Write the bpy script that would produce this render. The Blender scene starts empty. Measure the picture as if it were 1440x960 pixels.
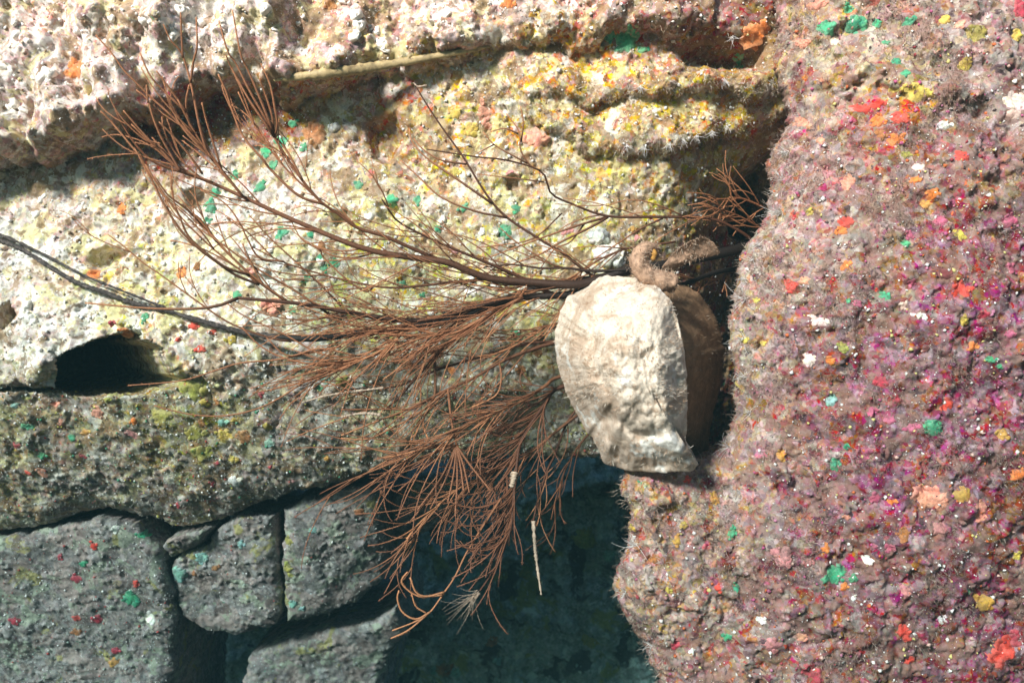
import bpy, math, random
import numpy as np
from mathutils import Vector, Matrix

# ------------------------------------------------------------------ camera, world, sun, exposure
scene = bpy.context.scene
col = scene.collection
D = 1400.0                                            # millimetres from camera to the reference plane
cam_d = bpy.data.cameras.new('camera'); cam = bpy.data.objects.new('camera', cam_d); col.objects.link(cam)
cam.location = (0, -D/1000, 0); cam.rotation_euler = (math.pi/2, 0, 0)
cam_d.sensor_width = 36; cam_d.lens = 35; cam_d.clip_start = 0.02; cam_d.clip_end = 200
cam_d.dof.use_dof = True; cam_d.dof.focus_distance = 1.33; cam_d.dof.aperture_fstop = 7.0
scene.camera = cam

SUN_DIR = Vector((0.50, 0.76, -0.50)).normalized()     # the way the light travels
sun_el = math.asin(-SUN_DIR.z); sun_az = math.atan2(-SUN_DIR.x, -SUN_DIR.y)
world = bpy.data.worlds.new('World'); scene.world = world; world.use_nodes = True
wn = world.node_tree.nodes; wn.clear()
sky = wn.new('ShaderNodeTexSky'); sky.sky_type = 'NISHITA'; sky.sun_disc = False
sky.sun_elevation = sun_el; sky.sun_rotation = sun_az
bg = wn.new('ShaderNodeBackground'); bg.inputs['Strength'].default_value = 0.04
wo = wn.new('ShaderNodeOutputWorld')
world.node_tree.links.new(sky.outputs[0], bg.inputs[0]); world.node_tree.links.new(bg.outputs[0], wo.inputs[0])
sd = bpy.data.lights.new('sun', 'SUN'); sd.energy = 5.0; sd.angle = math.radians(9); sd.color = (1.0, 0.70, 0.635)
so = bpy.data.objects.new('sun', sd); col.objects.link(so)
so.rotation_euler = SUN_DIR.to_track_quat('-Z', 'Y').to_euler(); so.location = (-1.2, -2.4, 1.8)
scene.view_settings.view_transform = 'Standard'; scene.view_settings.look = 'None'
scene.view_settings.gamma = 1; scene.view_settings.use_curve_mapping = False
scene.view_settings.exposure = 1.92

rng = np.random.default_rng(7); random.seed(7)

# ------------------------------------------------------------------ noise
_p = np.random.default_rng(3).permutation(512).astype(np.int64); _p = np.concatenate([_p, _p, _p])
_g = np.random.default_rng(4).normal(size=(512, 3)); _g /= np.linalg.norm(_g, axis=1)[:, None]
def perlin(x, y, z=0.0):
    x, y, z = np.broadcast_arrays(np.asarray(x, float), np.asarray(y, float), np.asarray(z, float))
    xi, yi, zi = [np.floor(a).astype(np.int64) for a in (x, y, z)]
    xf, yf, zf = x-xi, y-yi, z-zi
    f = lambda t: t*t*t*(t*(t*6-15)+10)
    u, v, w = f(xf), f(yf), f(zf); out = 0
    for a in (0, 1):
        for b in (0, 1):
            for c in (0, 1):
                h = _p[(_p[(_p[(xi+a) & 511]+yi+b) & 511]+zi+c) & 511]
                g = _g[h]
                d = g[..., 0]*(xf-a)+g[..., 1]*(yf-b)+g[..., 2]*(zf-c)
                out = out + d*(u if a else 1-u)*(v if b else 1-v)*(w if c else 1-w)
    return out*1.6
def fbm(x, y, scale, octv=4, seed=0.0, gain=0.5):
    s = 0; a = 1.0; f = 1.0/scale; t = 0
    for i in range(octv):
        s = s + a*perlin(x*f+seed*7.13+i*3.7, y*f-seed*3.1+i*9.2, seed+i*1.7); t += a; a *= gain; f *= 2.03
    return s/t
def worley(x, y, scale, seed=0):
    x = np.asarray(x)/scale; y = np.asarray(y)/scale
    xi = np.floor(x).astype(np.int64); yi = np.floor(y).astype(np.int64)
    f1 = np.full(x.shape, 9.0); idv = np.zeros(x.shape)
    for a in (-1, 0, 1):
        for b in (-1, 0, 1):
            h = _p[(_p[(xi+a+seed*17) & 511]+yi+b+seed*5) & 511]
            cx = xi+a+_g[h, 0]*0.45+0.5; cy = yi+b+_g[h, 1]*0.45+0.5
            d = np.hypot(x-cx, y-cy); m = d < f1
            f1 = np.where(m, d, f1); idv = np.where(m, h/512.0, idv)
    return f1, idv
def sstep(a, b, x):
    t = np.clip((x-a)/(b-a), 0, 1); return t*t*(3-2*t)

# ------------------------------------------------------------------ places: (u, v) are world millimetres (u right, v down), y is depth away from the camera
def uv_at(px, py, y):
    s = (D+y)/D
    return 720+(px-720)*s, 480+(py-480)*s
def W(u, v, y): return ((u-720)/1000.0, y/1000.0, (480-v)/1000.0)
def tps_fit(P):
    P = np.array(P, float); n = len(P)
    uv = np.stack(uv_at(P[:, 0], P[:, 1], P[:, 2]), 1)/500.0
    d = np.linalg.norm(uv[:, None]-uv[None], axis=2); K = np.where(d > 0, d*d*np.log(d+1e-12), 0)+np.eye(n)*0.01
    A = np.zeros((n+3, n+3)); A[:n, :n] = K; A[:n, n] = 1; A[:n, n+1:] = uv; A[n, :n] = 1; A[n+1:, :n] = uv.T
    w = np.linalg.solve(A, np.concatenate([P[:, 2], [0, 0, 0]]))
    def f(u, v):
        u = np.asarray(u, float)/500; v = np.asarray(v, float)/500; s = w[n]+w[n+1]*u+w[n+2]*v
        for i in range(n):
            q = (u-uv[i, 0])**2+(v-uv[i, 1])**2
            s = s+w[i]*0.5*q*np.log(q+1e-12)
        return s
    return f
def poly_dist(U, V, poly):
    d = np.full(U.shape, 1e9); ins = np.zeros(U.shape, bool); n = len(poly)
    for i in range(n):
        ax, ay = poly[i]; bx, by = poly[(i+1) % n]
        ex, ey = bx-ax, by-ay; t = np.clip(((U-ax)*ex+(V-ay)*ey)/(ex*ex+ey*ey+1e-9), 0, 1)
        d = np.minimum(d, np.hypot(U-ax-t*ex, V-ay-t*ey))
        c = ((ay > V) != (by > V)) & (U < (bx-ax)*(V-ay)/(by-ay+1e-12)+ax)
        ins ^= c
    return np.where(ins, d, -d)

def tag(o, label=None, cat=None, group=None, kind=None):
    if label: o['label'] = label
    if cat: o['category'] = cat
    if group: o['group'] = group
    if kind: o['kind'] = kind
    return o
def mesh_np(name, co, faces, mat, parent=None, smooth=True, attrs=None):
    """co (n,3) metres; faces (m,k) equal-sized or a list of such arrays"""
    if not isinstance(faces, list): faces = [faces]
    faces = [np.asarray(f, np.int32) for f in faces if len(f)]
    me = bpy.data.meshes.new(name)
    me.vertices.add(len(co)); me.vertices.foreach_set('co', np.ascontiguousarray(co, np.float32).ravel())
    lv = np.concatenate([f.ravel() for f in faces]); tot = np.concatenate([np.full(len(f), f.shape[1], np.int32) for f in faces])
    me.loops.add(len(lv)); me.loops.foreach_set('vertex_index', lv)
    st = np.concatenate([[0], np.cumsum(tot)[:-1]]).astype(np.int32)
    me.polygons.add(len(tot)); me.polygons.foreach_set('loop_start', st); me.polygons.foreach_set('loop_total', tot)
    me.update(calc_edges=True); me.validate()
    me.polygons.foreach_set('use_smooth', np.full(len(me.polygons), smooth))
    if attrs:
        for k, a in attrs.items():
            at = me.attributes.new(k, 'FLOAT_COLOR', 'POINT')
            c = np.ones((len(co), 4), np.float32); c[:, :a.shape[1]] = a; at.data.foreach_set('color', c.ravel())
    if mat: me.materials.append(mat)
    o = bpy.data.objects.new(name, me); col.objects.link(o)
    if parent: o.parent = parent
    return o

class Layer:
    """a rock face: a sheet of relief with a rounded, torn rim that turns back into the dark"""
    def __init__(s, name, poly, ctrl, R, cliff, step, seed, ledges=(), pits=(), lumps=(), rough=(10, 5, 2.2), wob=5, rimp=0.5, under=(0, 0)):
        s.name = name; base = tps_fit(ctrl); s.cave = 0
        pp = []
        for (a, b) in poly:
            y = 0.0
            for _ in range(8): u, v = uv_at(a, b, y); y = float(np.clip(base(u, v), -400, 900))
            pp.append((u, v))
        pa = np.array(pp); s.u0, s.v0 = pa.min(0)-8; u1, v1 = pa.max(0)+8
        s.step = step; nu = int((u1-s.u0)/step)+1; nv = int((v1-s.v0)/step)+1
        U, V = np.meshgrid(s.u0+np.arange(nu)*step, s.v0+np.arange(nv)*step)
        wu = U+fbm(U, V, 60, 3, seed+2)*9; wv = V+fbm(U, V, 60, 3, seed+5)*9
        d = poly_dist(wu, wv, pp)+fbm(U, V, 22, 3, seed+9)*wob
        Y = base(U, V)
        for (lip, ylip, hs, L) in ledges:
            lp = np.array([uv_at(a, b, ylip) for a, b in lip])
            fv = np.interp(U, lp[:, 0], lp[:, 1])+fbm(U, U*0+seed, 55, 3, seed+1)*20+fbm(U, V, 26, 4, seed+3, 0.6)*17
            h = np.interp(U, lp[:, 0], np.array(hs, float)); h = np.where((U < lp[0, 0]) | (U > lp[-1, 0]), 0, h)
            h = h*(0.85+0.9*fbm(U, V*0.6, 60, 3, seed+len(lip)+hs[1]))
            q = fv-V
            g = np.where(q > 0, np.sqrt(np.clip(1-(1-np.clip(q/26.0, 0, 1))**2, 0, 1)), 0)*np.clip(1-q/L, 0, 1)**1.0
            Y = Y-h*g
        for (hole, yh, dep, soft) in pits:
            hp = [uv_at(a, b, yh) for a, b in hole]
            pf = dep*sstep(0, soft, poly_dist(wu, wv, hp)); Y = Y+pf
            if dep > 300: s.cave = pf      # a cavity that runs on behind its lip
        rim = 1-np.clip(d/R, 0, 1); Y = Y+R*(1-np.sqrt(np.clip(1-rim**2, 0, 1)))*rimp+np.where(d < 0, np.clip(-d, 0, 6)/6*cliff, 0)
        s.back = np.where(d < 0, np.clip(-d, 0, 6)/6*cliff, 0); s.under = under
        big, mid, fine = rough
        sm = 0.35+0.9*sstep(-0.25, 0.3, fbm(U, V, 55, 3, seed+90))
        n = fbm(U, V, 95, 4, seed+20)*big + fbm(U, V, 30, 4, seed+30, 0.6)*mid*sm + fbm(U, V, 8, 3, seed+40, 0.6)*fine*sm
        f1, idv = worley(U+fbm(U, V, 30, 2, seed+8)*6, V+fbm(U, V, 30, 2, seed+6)*6, 15, int(seed) % 11)
        m = sstep(0.0, 0.35, fbm(U, V, 70, 3, seed+50))
        n = n-np.sqrt(np.clip(1-(f1/0.62)**2, 0, 1))*m*(1.5+idv*4.5)
        f2, id2 = worley(U, V, 7.0, int(seed+3) % 11)
        n = n-np.sqrt(np.clip(1-(f2/0.55)**2, 0, 1))*(id2 > 0.72)*(1.0+2.2*id2)*sm
        pitm = sstep(0.30, 0.55, fbm(U, V, 24, 3, seed+60)); n = n+pitm*6
        for (a, b, r, k) in lumps:
            y0 = float(base(*uv_at(a, b, 0))); uu, vv = uv_at(a, b, y0); n = n-k*np.exp(-((U-uu)**2+(V-vv)**2)/r**2)
        s.Y = Y+n; s.d = d; s.U, s.V = U, V; s.seed = seed
        s.gy, s.gx = np.gradient(s.Y, step)
    def build(s, mat, colour_fn=None):
        keep = (s.d > -9)
        k = keep[:-1, :-1] & keep[1:, :-1] & keep[:-1, 1:] & keep[1:, 1:]
        idx = np.arange(s.U.size).reshape(s.U.shape)
        q = np.stack([idx[:-1, :-1][k], idx[1:, :-1][k], idx[1:, 1:][k], idx[:-1, 1:][k]], 1)
        used = np.unique(q); rem = np.full(s.U.size, -1); rem[used] = np.arange(len(used)); q = rem[q]
        steep = np.clip(np.hypot(s.gx, s.gy)/3, 0, 1)
        du = fbm(s.Y, s.V, 12, 2, s.seed+70)*5*steep; dv = fbm(s.Y, s.U, 12, 2, s.seed+71)*5*steep
        du = du+s.back*s.under[0]-s.cave*0.6; dv = dv+s.back*s.under[1]
        co = np.stack([(s.U+du-720)/1000, s.Y/1000, (480-s.V-dv)/1000], -1).reshape(-1, 3)[used]
        attrs = {}
        if colour_fn:
            sc = (D+s.Y)/D; PX = 720+(s.U-720)/sc; PY = 480+(s.V-480)/sc
            attrs['tint'] = colour_fn(PX, PY).reshape(-1, 3)[used]
        s.obj = mesh_np(s.name, co, q, mat, attrs=attrs)
        return s.obj
    def at(s, u, v):
        a = np.clip((np.asarray(u, float)-s.u0)/s.step, 0, s.U.shape[1]-1.001); b = np.clip((np.asarray(v, float)-s.v0)/s.step, 0, s.U.shape[0]-1.001)
        i = a.astype(int); j = b.astype(int); fa, fb = a-i, b-j; Y = s.Y
        return (Y[j, i]*(1-fa)+Y[j, i+1]*fa)*(1-fb)+(Y[j+1, i]*(1-fa)+Y[j+1, i+1]*fa)*fb
    def inside(s, u, v):
        i = np.clip(((np.asarray(u)-s.u0)/s.step).astype(int), 0, s.U.shape[1]-1); j = np.clip(((np.asarray(v)-s.v0)/s.step).astype(int), 0, s.U.shape[0]-1)
        return s.d[j, i]
    def normal(s, u, v):
        i = np.clip(((np.asarray(u)-s.u0)/s.step).astype(int), 0, s.U.shape[1]-1); j = np.clip(((np.asarray(v)-s.v0)/s.step).astype(int), 0, s.U.shape[0]-1)
        n = np.stack([s.gx[j, i], -np.ones(np.shape(i)), -s.gy[j, i]], -1)      # world x, y, z
        return n/np.linalg.norm(n, axis=-1, keepdims=True)
    def hit(s, px, py):
        y = 0.0
        for k in range(14):
            u, v = uv_at(px, py, y); y = y*0.4+0.6*float(s.at(u, v))
        u, v = uv_at(px, py, y); return u, v, float(s.at(u, v))

# ------------------------------------------------------------------ materials
def new_mat(name):
    m = bpy.data.materials.new(name); m.use_nodes = True; nt = m.node_tree; nt.nodes.clear()
    out = nt.nodes.new('ShaderNodeOutputMaterial'); b = nt.nodes.new('ShaderNodeBsdfPrincipled')
    nt.links.new(b.outputs[0], out.inputs[0]); return m, nt, b
def noise_n(nt, vec, scale, detail=4, rough=0.6, dist=0.0):
    n = nt.nodes.new('ShaderNodeTexNoise'); n.inputs['Scale'].default_value = scale; n.inputs['Detail'].default_value = detail
    n.inputs['Roughness'].default_value = rough; n.inputs['Distortion'].default_value = dist; nt.links.new(vec, n.inputs['Vector']); return n
def ramp2(nt, val, a, b):
    r = nt.nodes.new('ShaderNodeMapRange'); r.interpolation_type = 'SMOOTHSTEP'
    r.inputs['From Min'].default_value = a; r.inputs['From Max'].default_value = b; nt.links.new(val, r.inputs['Value']); return r.outputs['Result']
def mixc(nt, fac, a, b, mode='MIX', k=None):
    m = nt.nodes.new('ShaderNodeMix'); m.data_type = 'RGBA'; m.blend_type = mode
    if isinstance(fac, float): m.inputs[0].default_value = fac
    else:
        if k is not None:
            mm = nt.nodes.new('ShaderNodeMath'); mm.operation = 'MULTIPLY'; mm.inputs[1].default_value = k; nt.links.new(fac, mm.inputs[0]); fac = mm.outputs[0]
        nt.links.new(fac, m.inputs[0])
    for s_, x in ((6, a), (7, b)):
        if isinstance(x, tuple): m.inputs[s_].default_value = (*x, 1)
        else: nt.links.new(x, m.inputs[s_])
    return m.outputs[2]
def offset(nt, vec, k):
    v = nt.nodes.new('ShaderNodeVectorMath'); v.operation = 'ADD'; v.inputs[1].default_value = (k*1.37, k*2.11, k*0.73); nt.links.new(vec, v.inputs[0]); return v.outputs[0]

def rock_mat(name, overlays, speck=(0.85, 0.84, 0.8), speck_lo=0.67, dark=(0.05, 0.03, 0.02), bump=0.4, rough=0.75, base=None, vary=0.35):
    m, nt, b = new_mat(name)
    tc = nt.nodes.new('ShaderNodeTexCoord').outputs['Object']
    if base is None:
        at = nt.nodes.new('ShaderNodeAttribute'); at.attribute_name = 'tint'; c = at.outputs['Color']
        bw = nt.nodes.new('ShaderNodeRGBToBW'); nt.links.new(c, bw.inputs[0]); pale = ramp2(nt, bw.outputs[0], 0.18, 0.42)
    else:
        rg = nt.nodes.new('ShaderNodeRGB'); rg.outputs[0].default_value = (*base, 1); c = rg.outputs[0]
    # cell to cell variation: the crust is a mosaic of small growths
    wn_ = noise_n(nt, tc, 90, 2); wv = nt.nodes.new('ShaderNodeVectorMath'); wv.operation = 'MULTIPLY_ADD'
    nt.links.new(wn_.outputs['Color'], wv.inputs[0]); wv.inputs[1].default_value = (0.012,)*3; nt.links.new(tc, wv.inputs[2])
    for sc_, amt in ((75, vary), (190, vary*0.9)):
        vo = nt.nodes.new('ShaderNodeTexVoronoi'); vo.inputs['Scale'].default_value = sc_; nt.links.new(wv.outputs[0], vo.inputs['Vector'])
        sep = nt.nodes.new('ShaderNodeSeparateColor'); nt.links.new(vo.outputs['Color'], sep.inputs[0])
        hsv = nt.nodes.new('ShaderNodeHueSaturation')
        for o_, inp, lo, hi in ((0, 'Hue', 0.5-0.05*amt/0.35, 0.5+0.03*amt/0.35), (1, 'Saturation', 1-amt*1.2, 1+amt*1.2), (2, 'Value', 1-amt, 1+amt*0.7)):
            mr = nt.nodes.new('ShaderNodeMapRange'); mr.inputs['To Min'].default_value = lo; mr.inputs['To Max'].default_value = hi
            nt.links.new(sep.outputs[o_], mr.inputs['Value']); nt.links.new(mr.outputs[0], hsv.inputs[inp])
        nt.links.new(c, hsv.inputs['Color']); c = hsv.outputs[0]
    for i, (rgb, sc_, thr, soft, op) in enumerate(overlays):
        n = noise_n(nt, offset(nt, tc, 3.3*(i+1)), sc_, 4, 0.62, 0.6)
        fac = ramp2(nt, n.outputs['Fac'], thr, thr+soft)
        if base is None and sum(rgb) > 1.2:      # pale growth fades on dark tints, keeping the ledge shade put into them
            mu = nt.nodes.new('ShaderNodeMath'); mu.operation = 'MULTIPLY'; nt.links.new(fac, mu.inputs[0]); nt.links.new(pale, mu.inputs[1]); fac = mu.outputs[0]
        c = mixc(nt, fac, c, rgb, k=op)
    nd = noise_n(nt, offset(nt, tc, 41), 150, 5, 0.75)
    c = mixc(nt, ramp2(nt, nd.outputs['Fac'], 0.56, 0.72), c, dark, k=0.6)
    ns = noise_n(nt, offset(nt, tc, 57), 330, 2, 0.5)
    sp = ramp2(nt, ns.outputs['Fac'], speck_lo, speck_lo+0.05)
    c = mixc(nt, sp, c, speck, k=0.85)
    nt.links.new(c, b.inputs['Base Color'])
    mr = nt.nodes.new('ShaderNodeMapRange'); mr.inputs['To Min'].default_value = rough; mr.inputs['To Max'].default_value = 0.3
    nt.links.new(sp, mr.inputs['Value']); nt.links.new(mr.outputs[0], b.inputs['Roughness'])
    b.inputs['Specular IOR Level'].default_value = 0.3
    nb = noise_n(nt, tc, 260, 6, 0.7); bu = nt.nodes.new('ShaderNodeBump'); bu.inputs['Strength'].default_value = bump; bu.inputs['Distance'].default_value = 0.004
    nt.links.new(nb.outputs['Fac'], bu.inputs['Height'])
    nb2 = noise_n(nt, tc, 700, 3, 0.6); bu2 = nt.nodes.new('ShaderNodeBump'); bu2.inputs['Strength'].default_value = bump*0.6; bu2.inputs['Distance'].default_value = 0.0015
    nt.links.new(nb2.outputs['Fac'], bu2.inputs['Height']); nt.links.new(bu.outputs[0], bu2.inputs['Normal']); nt.links.new(bu2.outputs[0], b.inputs['Normal'])
    return m
def soft_mat(name, rgb, rough=0.6, var=0.3, scale=160, attr=False, sheen=0.0, dark=None, trans=0.0, darkthr=0.58):
    m, nt, b = new_mat(name)
    tc = nt.nodes.new('ShaderNodeTexCoord').outputs['Object']
    if attr:
        at = nt.nodes.new('ShaderNodeAttribute'); at.attribute_name = 'tint'; c = at.outputs['Color']
    else:
        rg = nt.nodes.new('ShaderNodeRGB'); rg.outputs[0].default_value = (*rgb, 1); c = rg.outputs[0]
    n = noise_n(nt, tc, scale, 4, 0.65); hsv = nt.nodes.new('ShaderNodeHueSaturation')
    mr = nt.nodes.new('ShaderNodeMapRange'); mr.inputs['From Min'].default_value = 0.3; mr.inputs['From Max'].default_value = 0.7
    mr.inputs['To Min'].default_value = 1-var; mr.inputs['To Max'].default_value = 1+var
    nt.links.new(n.outputs['Fac'], mr.inputs['Value']); nt.links.new(mr.outputs[0], hsv.inputs['Value']); nt.links.new(c, hsv.inputs['Color']); c = hsv.outputs[0]
    if dark:
        n2 = noise_n(nt, offset(nt, tc, 9), scale*2.3, 4, 0.7); c = mixc(nt, ramp2(nt, n2.outputs['Fac'], darkthr, darkthr+0.14), c, dark, k=0.7)
    nt.links.new(c, b.inputs['Base Color']); b.inputs['Roughness'].default_value = rough; b.inputs['Specular IOR Level'].default_value = 0.3
    nb = noise_n(nt, tc, scale*3, 4, 0.7); bu = nt.nodes.new('ShaderNodeBump'); bu.inputs['Strength'].default_value = 0.5; bu.inputs['Distance'].default_value = 0.002
    nt.links.new(nb.outputs['Fac'], bu.inputs['Height']); nt.links.new(bu.outputs[0], b.inputs['Normal'])
    return m

def blobs(points, default):
    """regional colour on a rock, growth and some painted shade, from places seen on it"""
    P = np.array([p[:3] for p in points], float); C = np.array([p[3] for p in points], float)
    def f(PX, PY):
        wx = PX+fbm(PX, PY, 80, 4, 3.3, 0.6)*45; wy = PY+fbm(PX, PY, 80, 4, 8.8, 0.6)*45
        wsum = np.full(PX.shape, 0.02); acc = np.full(PX.shape+(3,), 0.02)*np.array(default)
        for (x, y, r), c in zip(P, C):
            w = np.exp(-((wx-x)**2+(wy-y)**2)/(r*r)); wsum = wsum+w; acc = acc+w[..., None]*c
        return acc/wsum[..., None]
    return f

# ------------------------------------------------------------------ the rock
WHITE = (0.82, 0.76, 0.68); CREAM = (0.74, 0.66, 0.42); YEL = (0.68, 0.52, 0.15); MAUVE = (0.42, 0.30, 0.25); BROWN = (0.20, 0.12, 0.07)
GREY = (0.42, 0.385, 0.35); OLIVE = (0.34, 0.33, 0.10); GREEN_CREAM = (0.60, 0.59, 0.32)
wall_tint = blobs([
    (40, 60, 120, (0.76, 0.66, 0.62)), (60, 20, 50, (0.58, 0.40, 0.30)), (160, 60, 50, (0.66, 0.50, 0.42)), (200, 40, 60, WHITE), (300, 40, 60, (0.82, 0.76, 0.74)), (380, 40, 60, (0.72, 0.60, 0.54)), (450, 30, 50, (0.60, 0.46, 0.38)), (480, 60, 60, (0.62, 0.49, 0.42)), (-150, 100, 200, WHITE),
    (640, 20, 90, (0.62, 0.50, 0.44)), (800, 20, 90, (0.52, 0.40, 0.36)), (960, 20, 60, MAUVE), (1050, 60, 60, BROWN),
    (250, 170, 80, (0.22, 0.13, 0.09)), (60, 210, 60, (0.26, 0.16, 0.12)), (400, 150, 50, (0.3, 0.2, 0.11)), (560, 190, 45, (0.34, 0.22, 0.13)),  # brown shade under the ledge and band, put into the tint
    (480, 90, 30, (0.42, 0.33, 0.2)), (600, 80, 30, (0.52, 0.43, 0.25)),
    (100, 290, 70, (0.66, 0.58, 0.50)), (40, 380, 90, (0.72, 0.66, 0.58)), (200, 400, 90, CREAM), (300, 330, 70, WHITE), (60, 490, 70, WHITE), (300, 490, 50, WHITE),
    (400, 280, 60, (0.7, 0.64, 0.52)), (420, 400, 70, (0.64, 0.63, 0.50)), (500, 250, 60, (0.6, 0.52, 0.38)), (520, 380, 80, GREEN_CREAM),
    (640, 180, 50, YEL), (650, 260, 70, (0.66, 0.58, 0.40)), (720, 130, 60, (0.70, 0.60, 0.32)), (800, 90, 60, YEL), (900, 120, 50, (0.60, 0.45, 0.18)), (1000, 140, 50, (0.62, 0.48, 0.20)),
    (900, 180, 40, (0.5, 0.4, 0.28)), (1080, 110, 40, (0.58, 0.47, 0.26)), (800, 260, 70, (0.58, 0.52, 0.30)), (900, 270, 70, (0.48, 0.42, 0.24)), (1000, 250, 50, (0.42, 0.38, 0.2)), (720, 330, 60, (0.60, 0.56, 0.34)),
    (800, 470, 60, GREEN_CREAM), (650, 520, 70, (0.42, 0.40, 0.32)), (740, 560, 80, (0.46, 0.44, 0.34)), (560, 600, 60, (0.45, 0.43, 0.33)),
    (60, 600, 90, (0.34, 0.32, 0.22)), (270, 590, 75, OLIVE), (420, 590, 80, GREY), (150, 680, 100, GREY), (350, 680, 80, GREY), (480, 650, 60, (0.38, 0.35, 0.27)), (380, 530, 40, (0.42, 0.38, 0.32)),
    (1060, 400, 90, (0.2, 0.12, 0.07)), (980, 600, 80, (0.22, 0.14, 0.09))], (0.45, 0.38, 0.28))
m_wall = rock_mat('encrusted_pale_rock', [((0.62, 0.55, 0.26), 22, 0.565, 0.04, 0.7), ((0.82, 0.80, 0.74), 30, 0.56, 0.04, 0.6), ((0.30, 0.19, 0.10), 24, 0.555, 0.05, 0.8), ((0.20, 0.12, 0.065), 60, 0.575, 0.05, 0.75),
    ((0.06, 0.05, 0.06), 46, 0.685, 0.03, 0.85), ((0.09, 0.33, 0.18), 30, 0.715, 0.02, 0.9), ((0.55, 0.18, 0.08), 36, 0.73, 0.02, 0.9), ((0.60, 0.36, 0.36), 40, 0.69, 0.03, 0.6)], bump=0.35, dark=(0.10, 0.055, 0.03))
wall = Layer('rock_wall',
    [(-320, -320), (1260, -320), (1260, 700), (1120, 690), (1000, 690), (930, 660), (870, 642), (800, 648), (700, 646), (620, 652), (560, 655), (520, 668), (460, 682), (400, 694), (350, 712), (300, 738), (260, 742), (232, 744), (205, 732), (150, 716), (60, 736), (0, 748), (-320, 790)],
    [(-300, -250, -90), (300, -280, -80), (800, -300, -60), (1200, -250, 0), (-200, 0, -20), (0, 0, 10), (300, 0, 20), (700, 0, 10), (1050, 0, 20), (0, 230, 70), (300, 220, 60), (-200, 300, 60), (0, 320, 50), (200, 350, 25), (0, 450, 0), (-250, 500, 10),
     (300, 450, 0), (500, 200, 55), (500, 320, 30), (500, 450, 20), (800, 230, 55), (800, 350, 40), (700, 500, 40), (950, 350, 80), (1090, 170, 70), (1000, 230, 75), (1072, 275, 260), (1060, 335, 280), (1060, 500, 320), (960, 550, 200), (860, 640, 115), (1050, 680, 380), (1250, 300, 360), (1250, 650, 420),
     (0, 570, 20), (0, 740, 150), (-250, 780, 180), (200, 600, 40), (200, 720, 140), (400, 580, 50), (400, 685, 120), (600, 560, 55), (600, 645, 105), (750, 640, 110), (1050, 150, 60), (1110, 60, 40), (1250, 0, 40)],
    60, 260, 2.0, 1.0,
    ledges=[([(-320, 215), (0, 200), (60, 176), (78, 152), (143, 147), (180, 138), (233, 99), (258, 76), (280, 92), (333, 95), (377, 108), (450, 82), (490, 62), (560, 46), (640, 40)], -110, [125, 122, 120, 118, 116, 115, 110, 105, 98, 90, 78, 56, 40, 20, 0], 330),
            ([(370, 122), (420, 116), (520, 106), (560, 99), (600, 90), (650, 77), (690, 66)], 0, [20, 44, 46, 42, 34, 24, 0], 75),
            ([(560, 62), (640, 64), (700, 52), (800, 60), (870, 46), (950, 40), (1010, 30)], -20, [0, 36, 40, 46, 60, 66, 30], 140),
            ([(660, 105), (750, 128), (830, 138), (900, 135), (960, 125), (1040, 130), (1130, 122)], -10, [0, 22, 40, 46, 46, 40, 30], 66),
            ([(720, 140), (780, 178), (830, 197), (880, 215), (940, 207), (1000, 192), (1060, 172), (1130, 150)], -25, [0, 30, 40, 44, 44, 44, 44, 40], 110),
            ([(-320, 562), (0, 546), (50, 541), (100, 506), (150, 484), (190, 477), (220, 492), (245, 540), (330, 517), (400, 522), (480, 545), (540, 600)], -15, [22, 22, 24, 26, 26, 26, 24, 18, 12, 10, 6, 0], 120)],
    pits=[([(66, 548), (88, 502), (140, 472), (192, 466), (232, 484), (258, 542), (200, 556), (110, 562), (40, 552), (-60, 560), (-60, 552), (30, 545)], 0, 600, 10),
          ([(122, 352), (150, 340), (186, 352), (172, 384), (130, 380)], 20, 34, 14), ([(505, 165), (560, 150), (578, 190), (545, 245), (512, 225)], 40, 30, 20), ([(455, 292), (490, 285), (498, 310), (470, 322)], 30, 22, 10),
          ([(0, 430), (20, 418), (34, 440), (16, 468), (-10, 470)], 10, 40, 12), ([(520, 280), (560, 285), (570, 312), (530, 318)], 30, 20, 12), ([(705, 248), (730, 246), (738, 266), (712, 272)], 40, 18, 8), ([(255, 265), (285, 258), (292, 290), (265, 300)], 40, 24, 10),
          ([(930, 60), (1000, 30), (1090, 40), (1095, 100), (1040, 108), (960, 104)], 0, 90, 50),
          ([(1030, 250), (1060, 225), (1100, 200), (1110, 330), (1040, 330)], 100, 160, 40)],
    lumps=[(842, 332, 15, 12), (860, 362, 24, 14), (330, 677, 10, 8), (230, 300, 40, 8), (60, 420, 60, 12), (340, 360, 40, 10)],
    rough=(18, 11, 2.6))
o = wall.build(m_wall, lambda X, Y: wall_tint(X, Y)**np.array([1.08, 1.16, 1.26])); tag(o, kind='structure')

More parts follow.
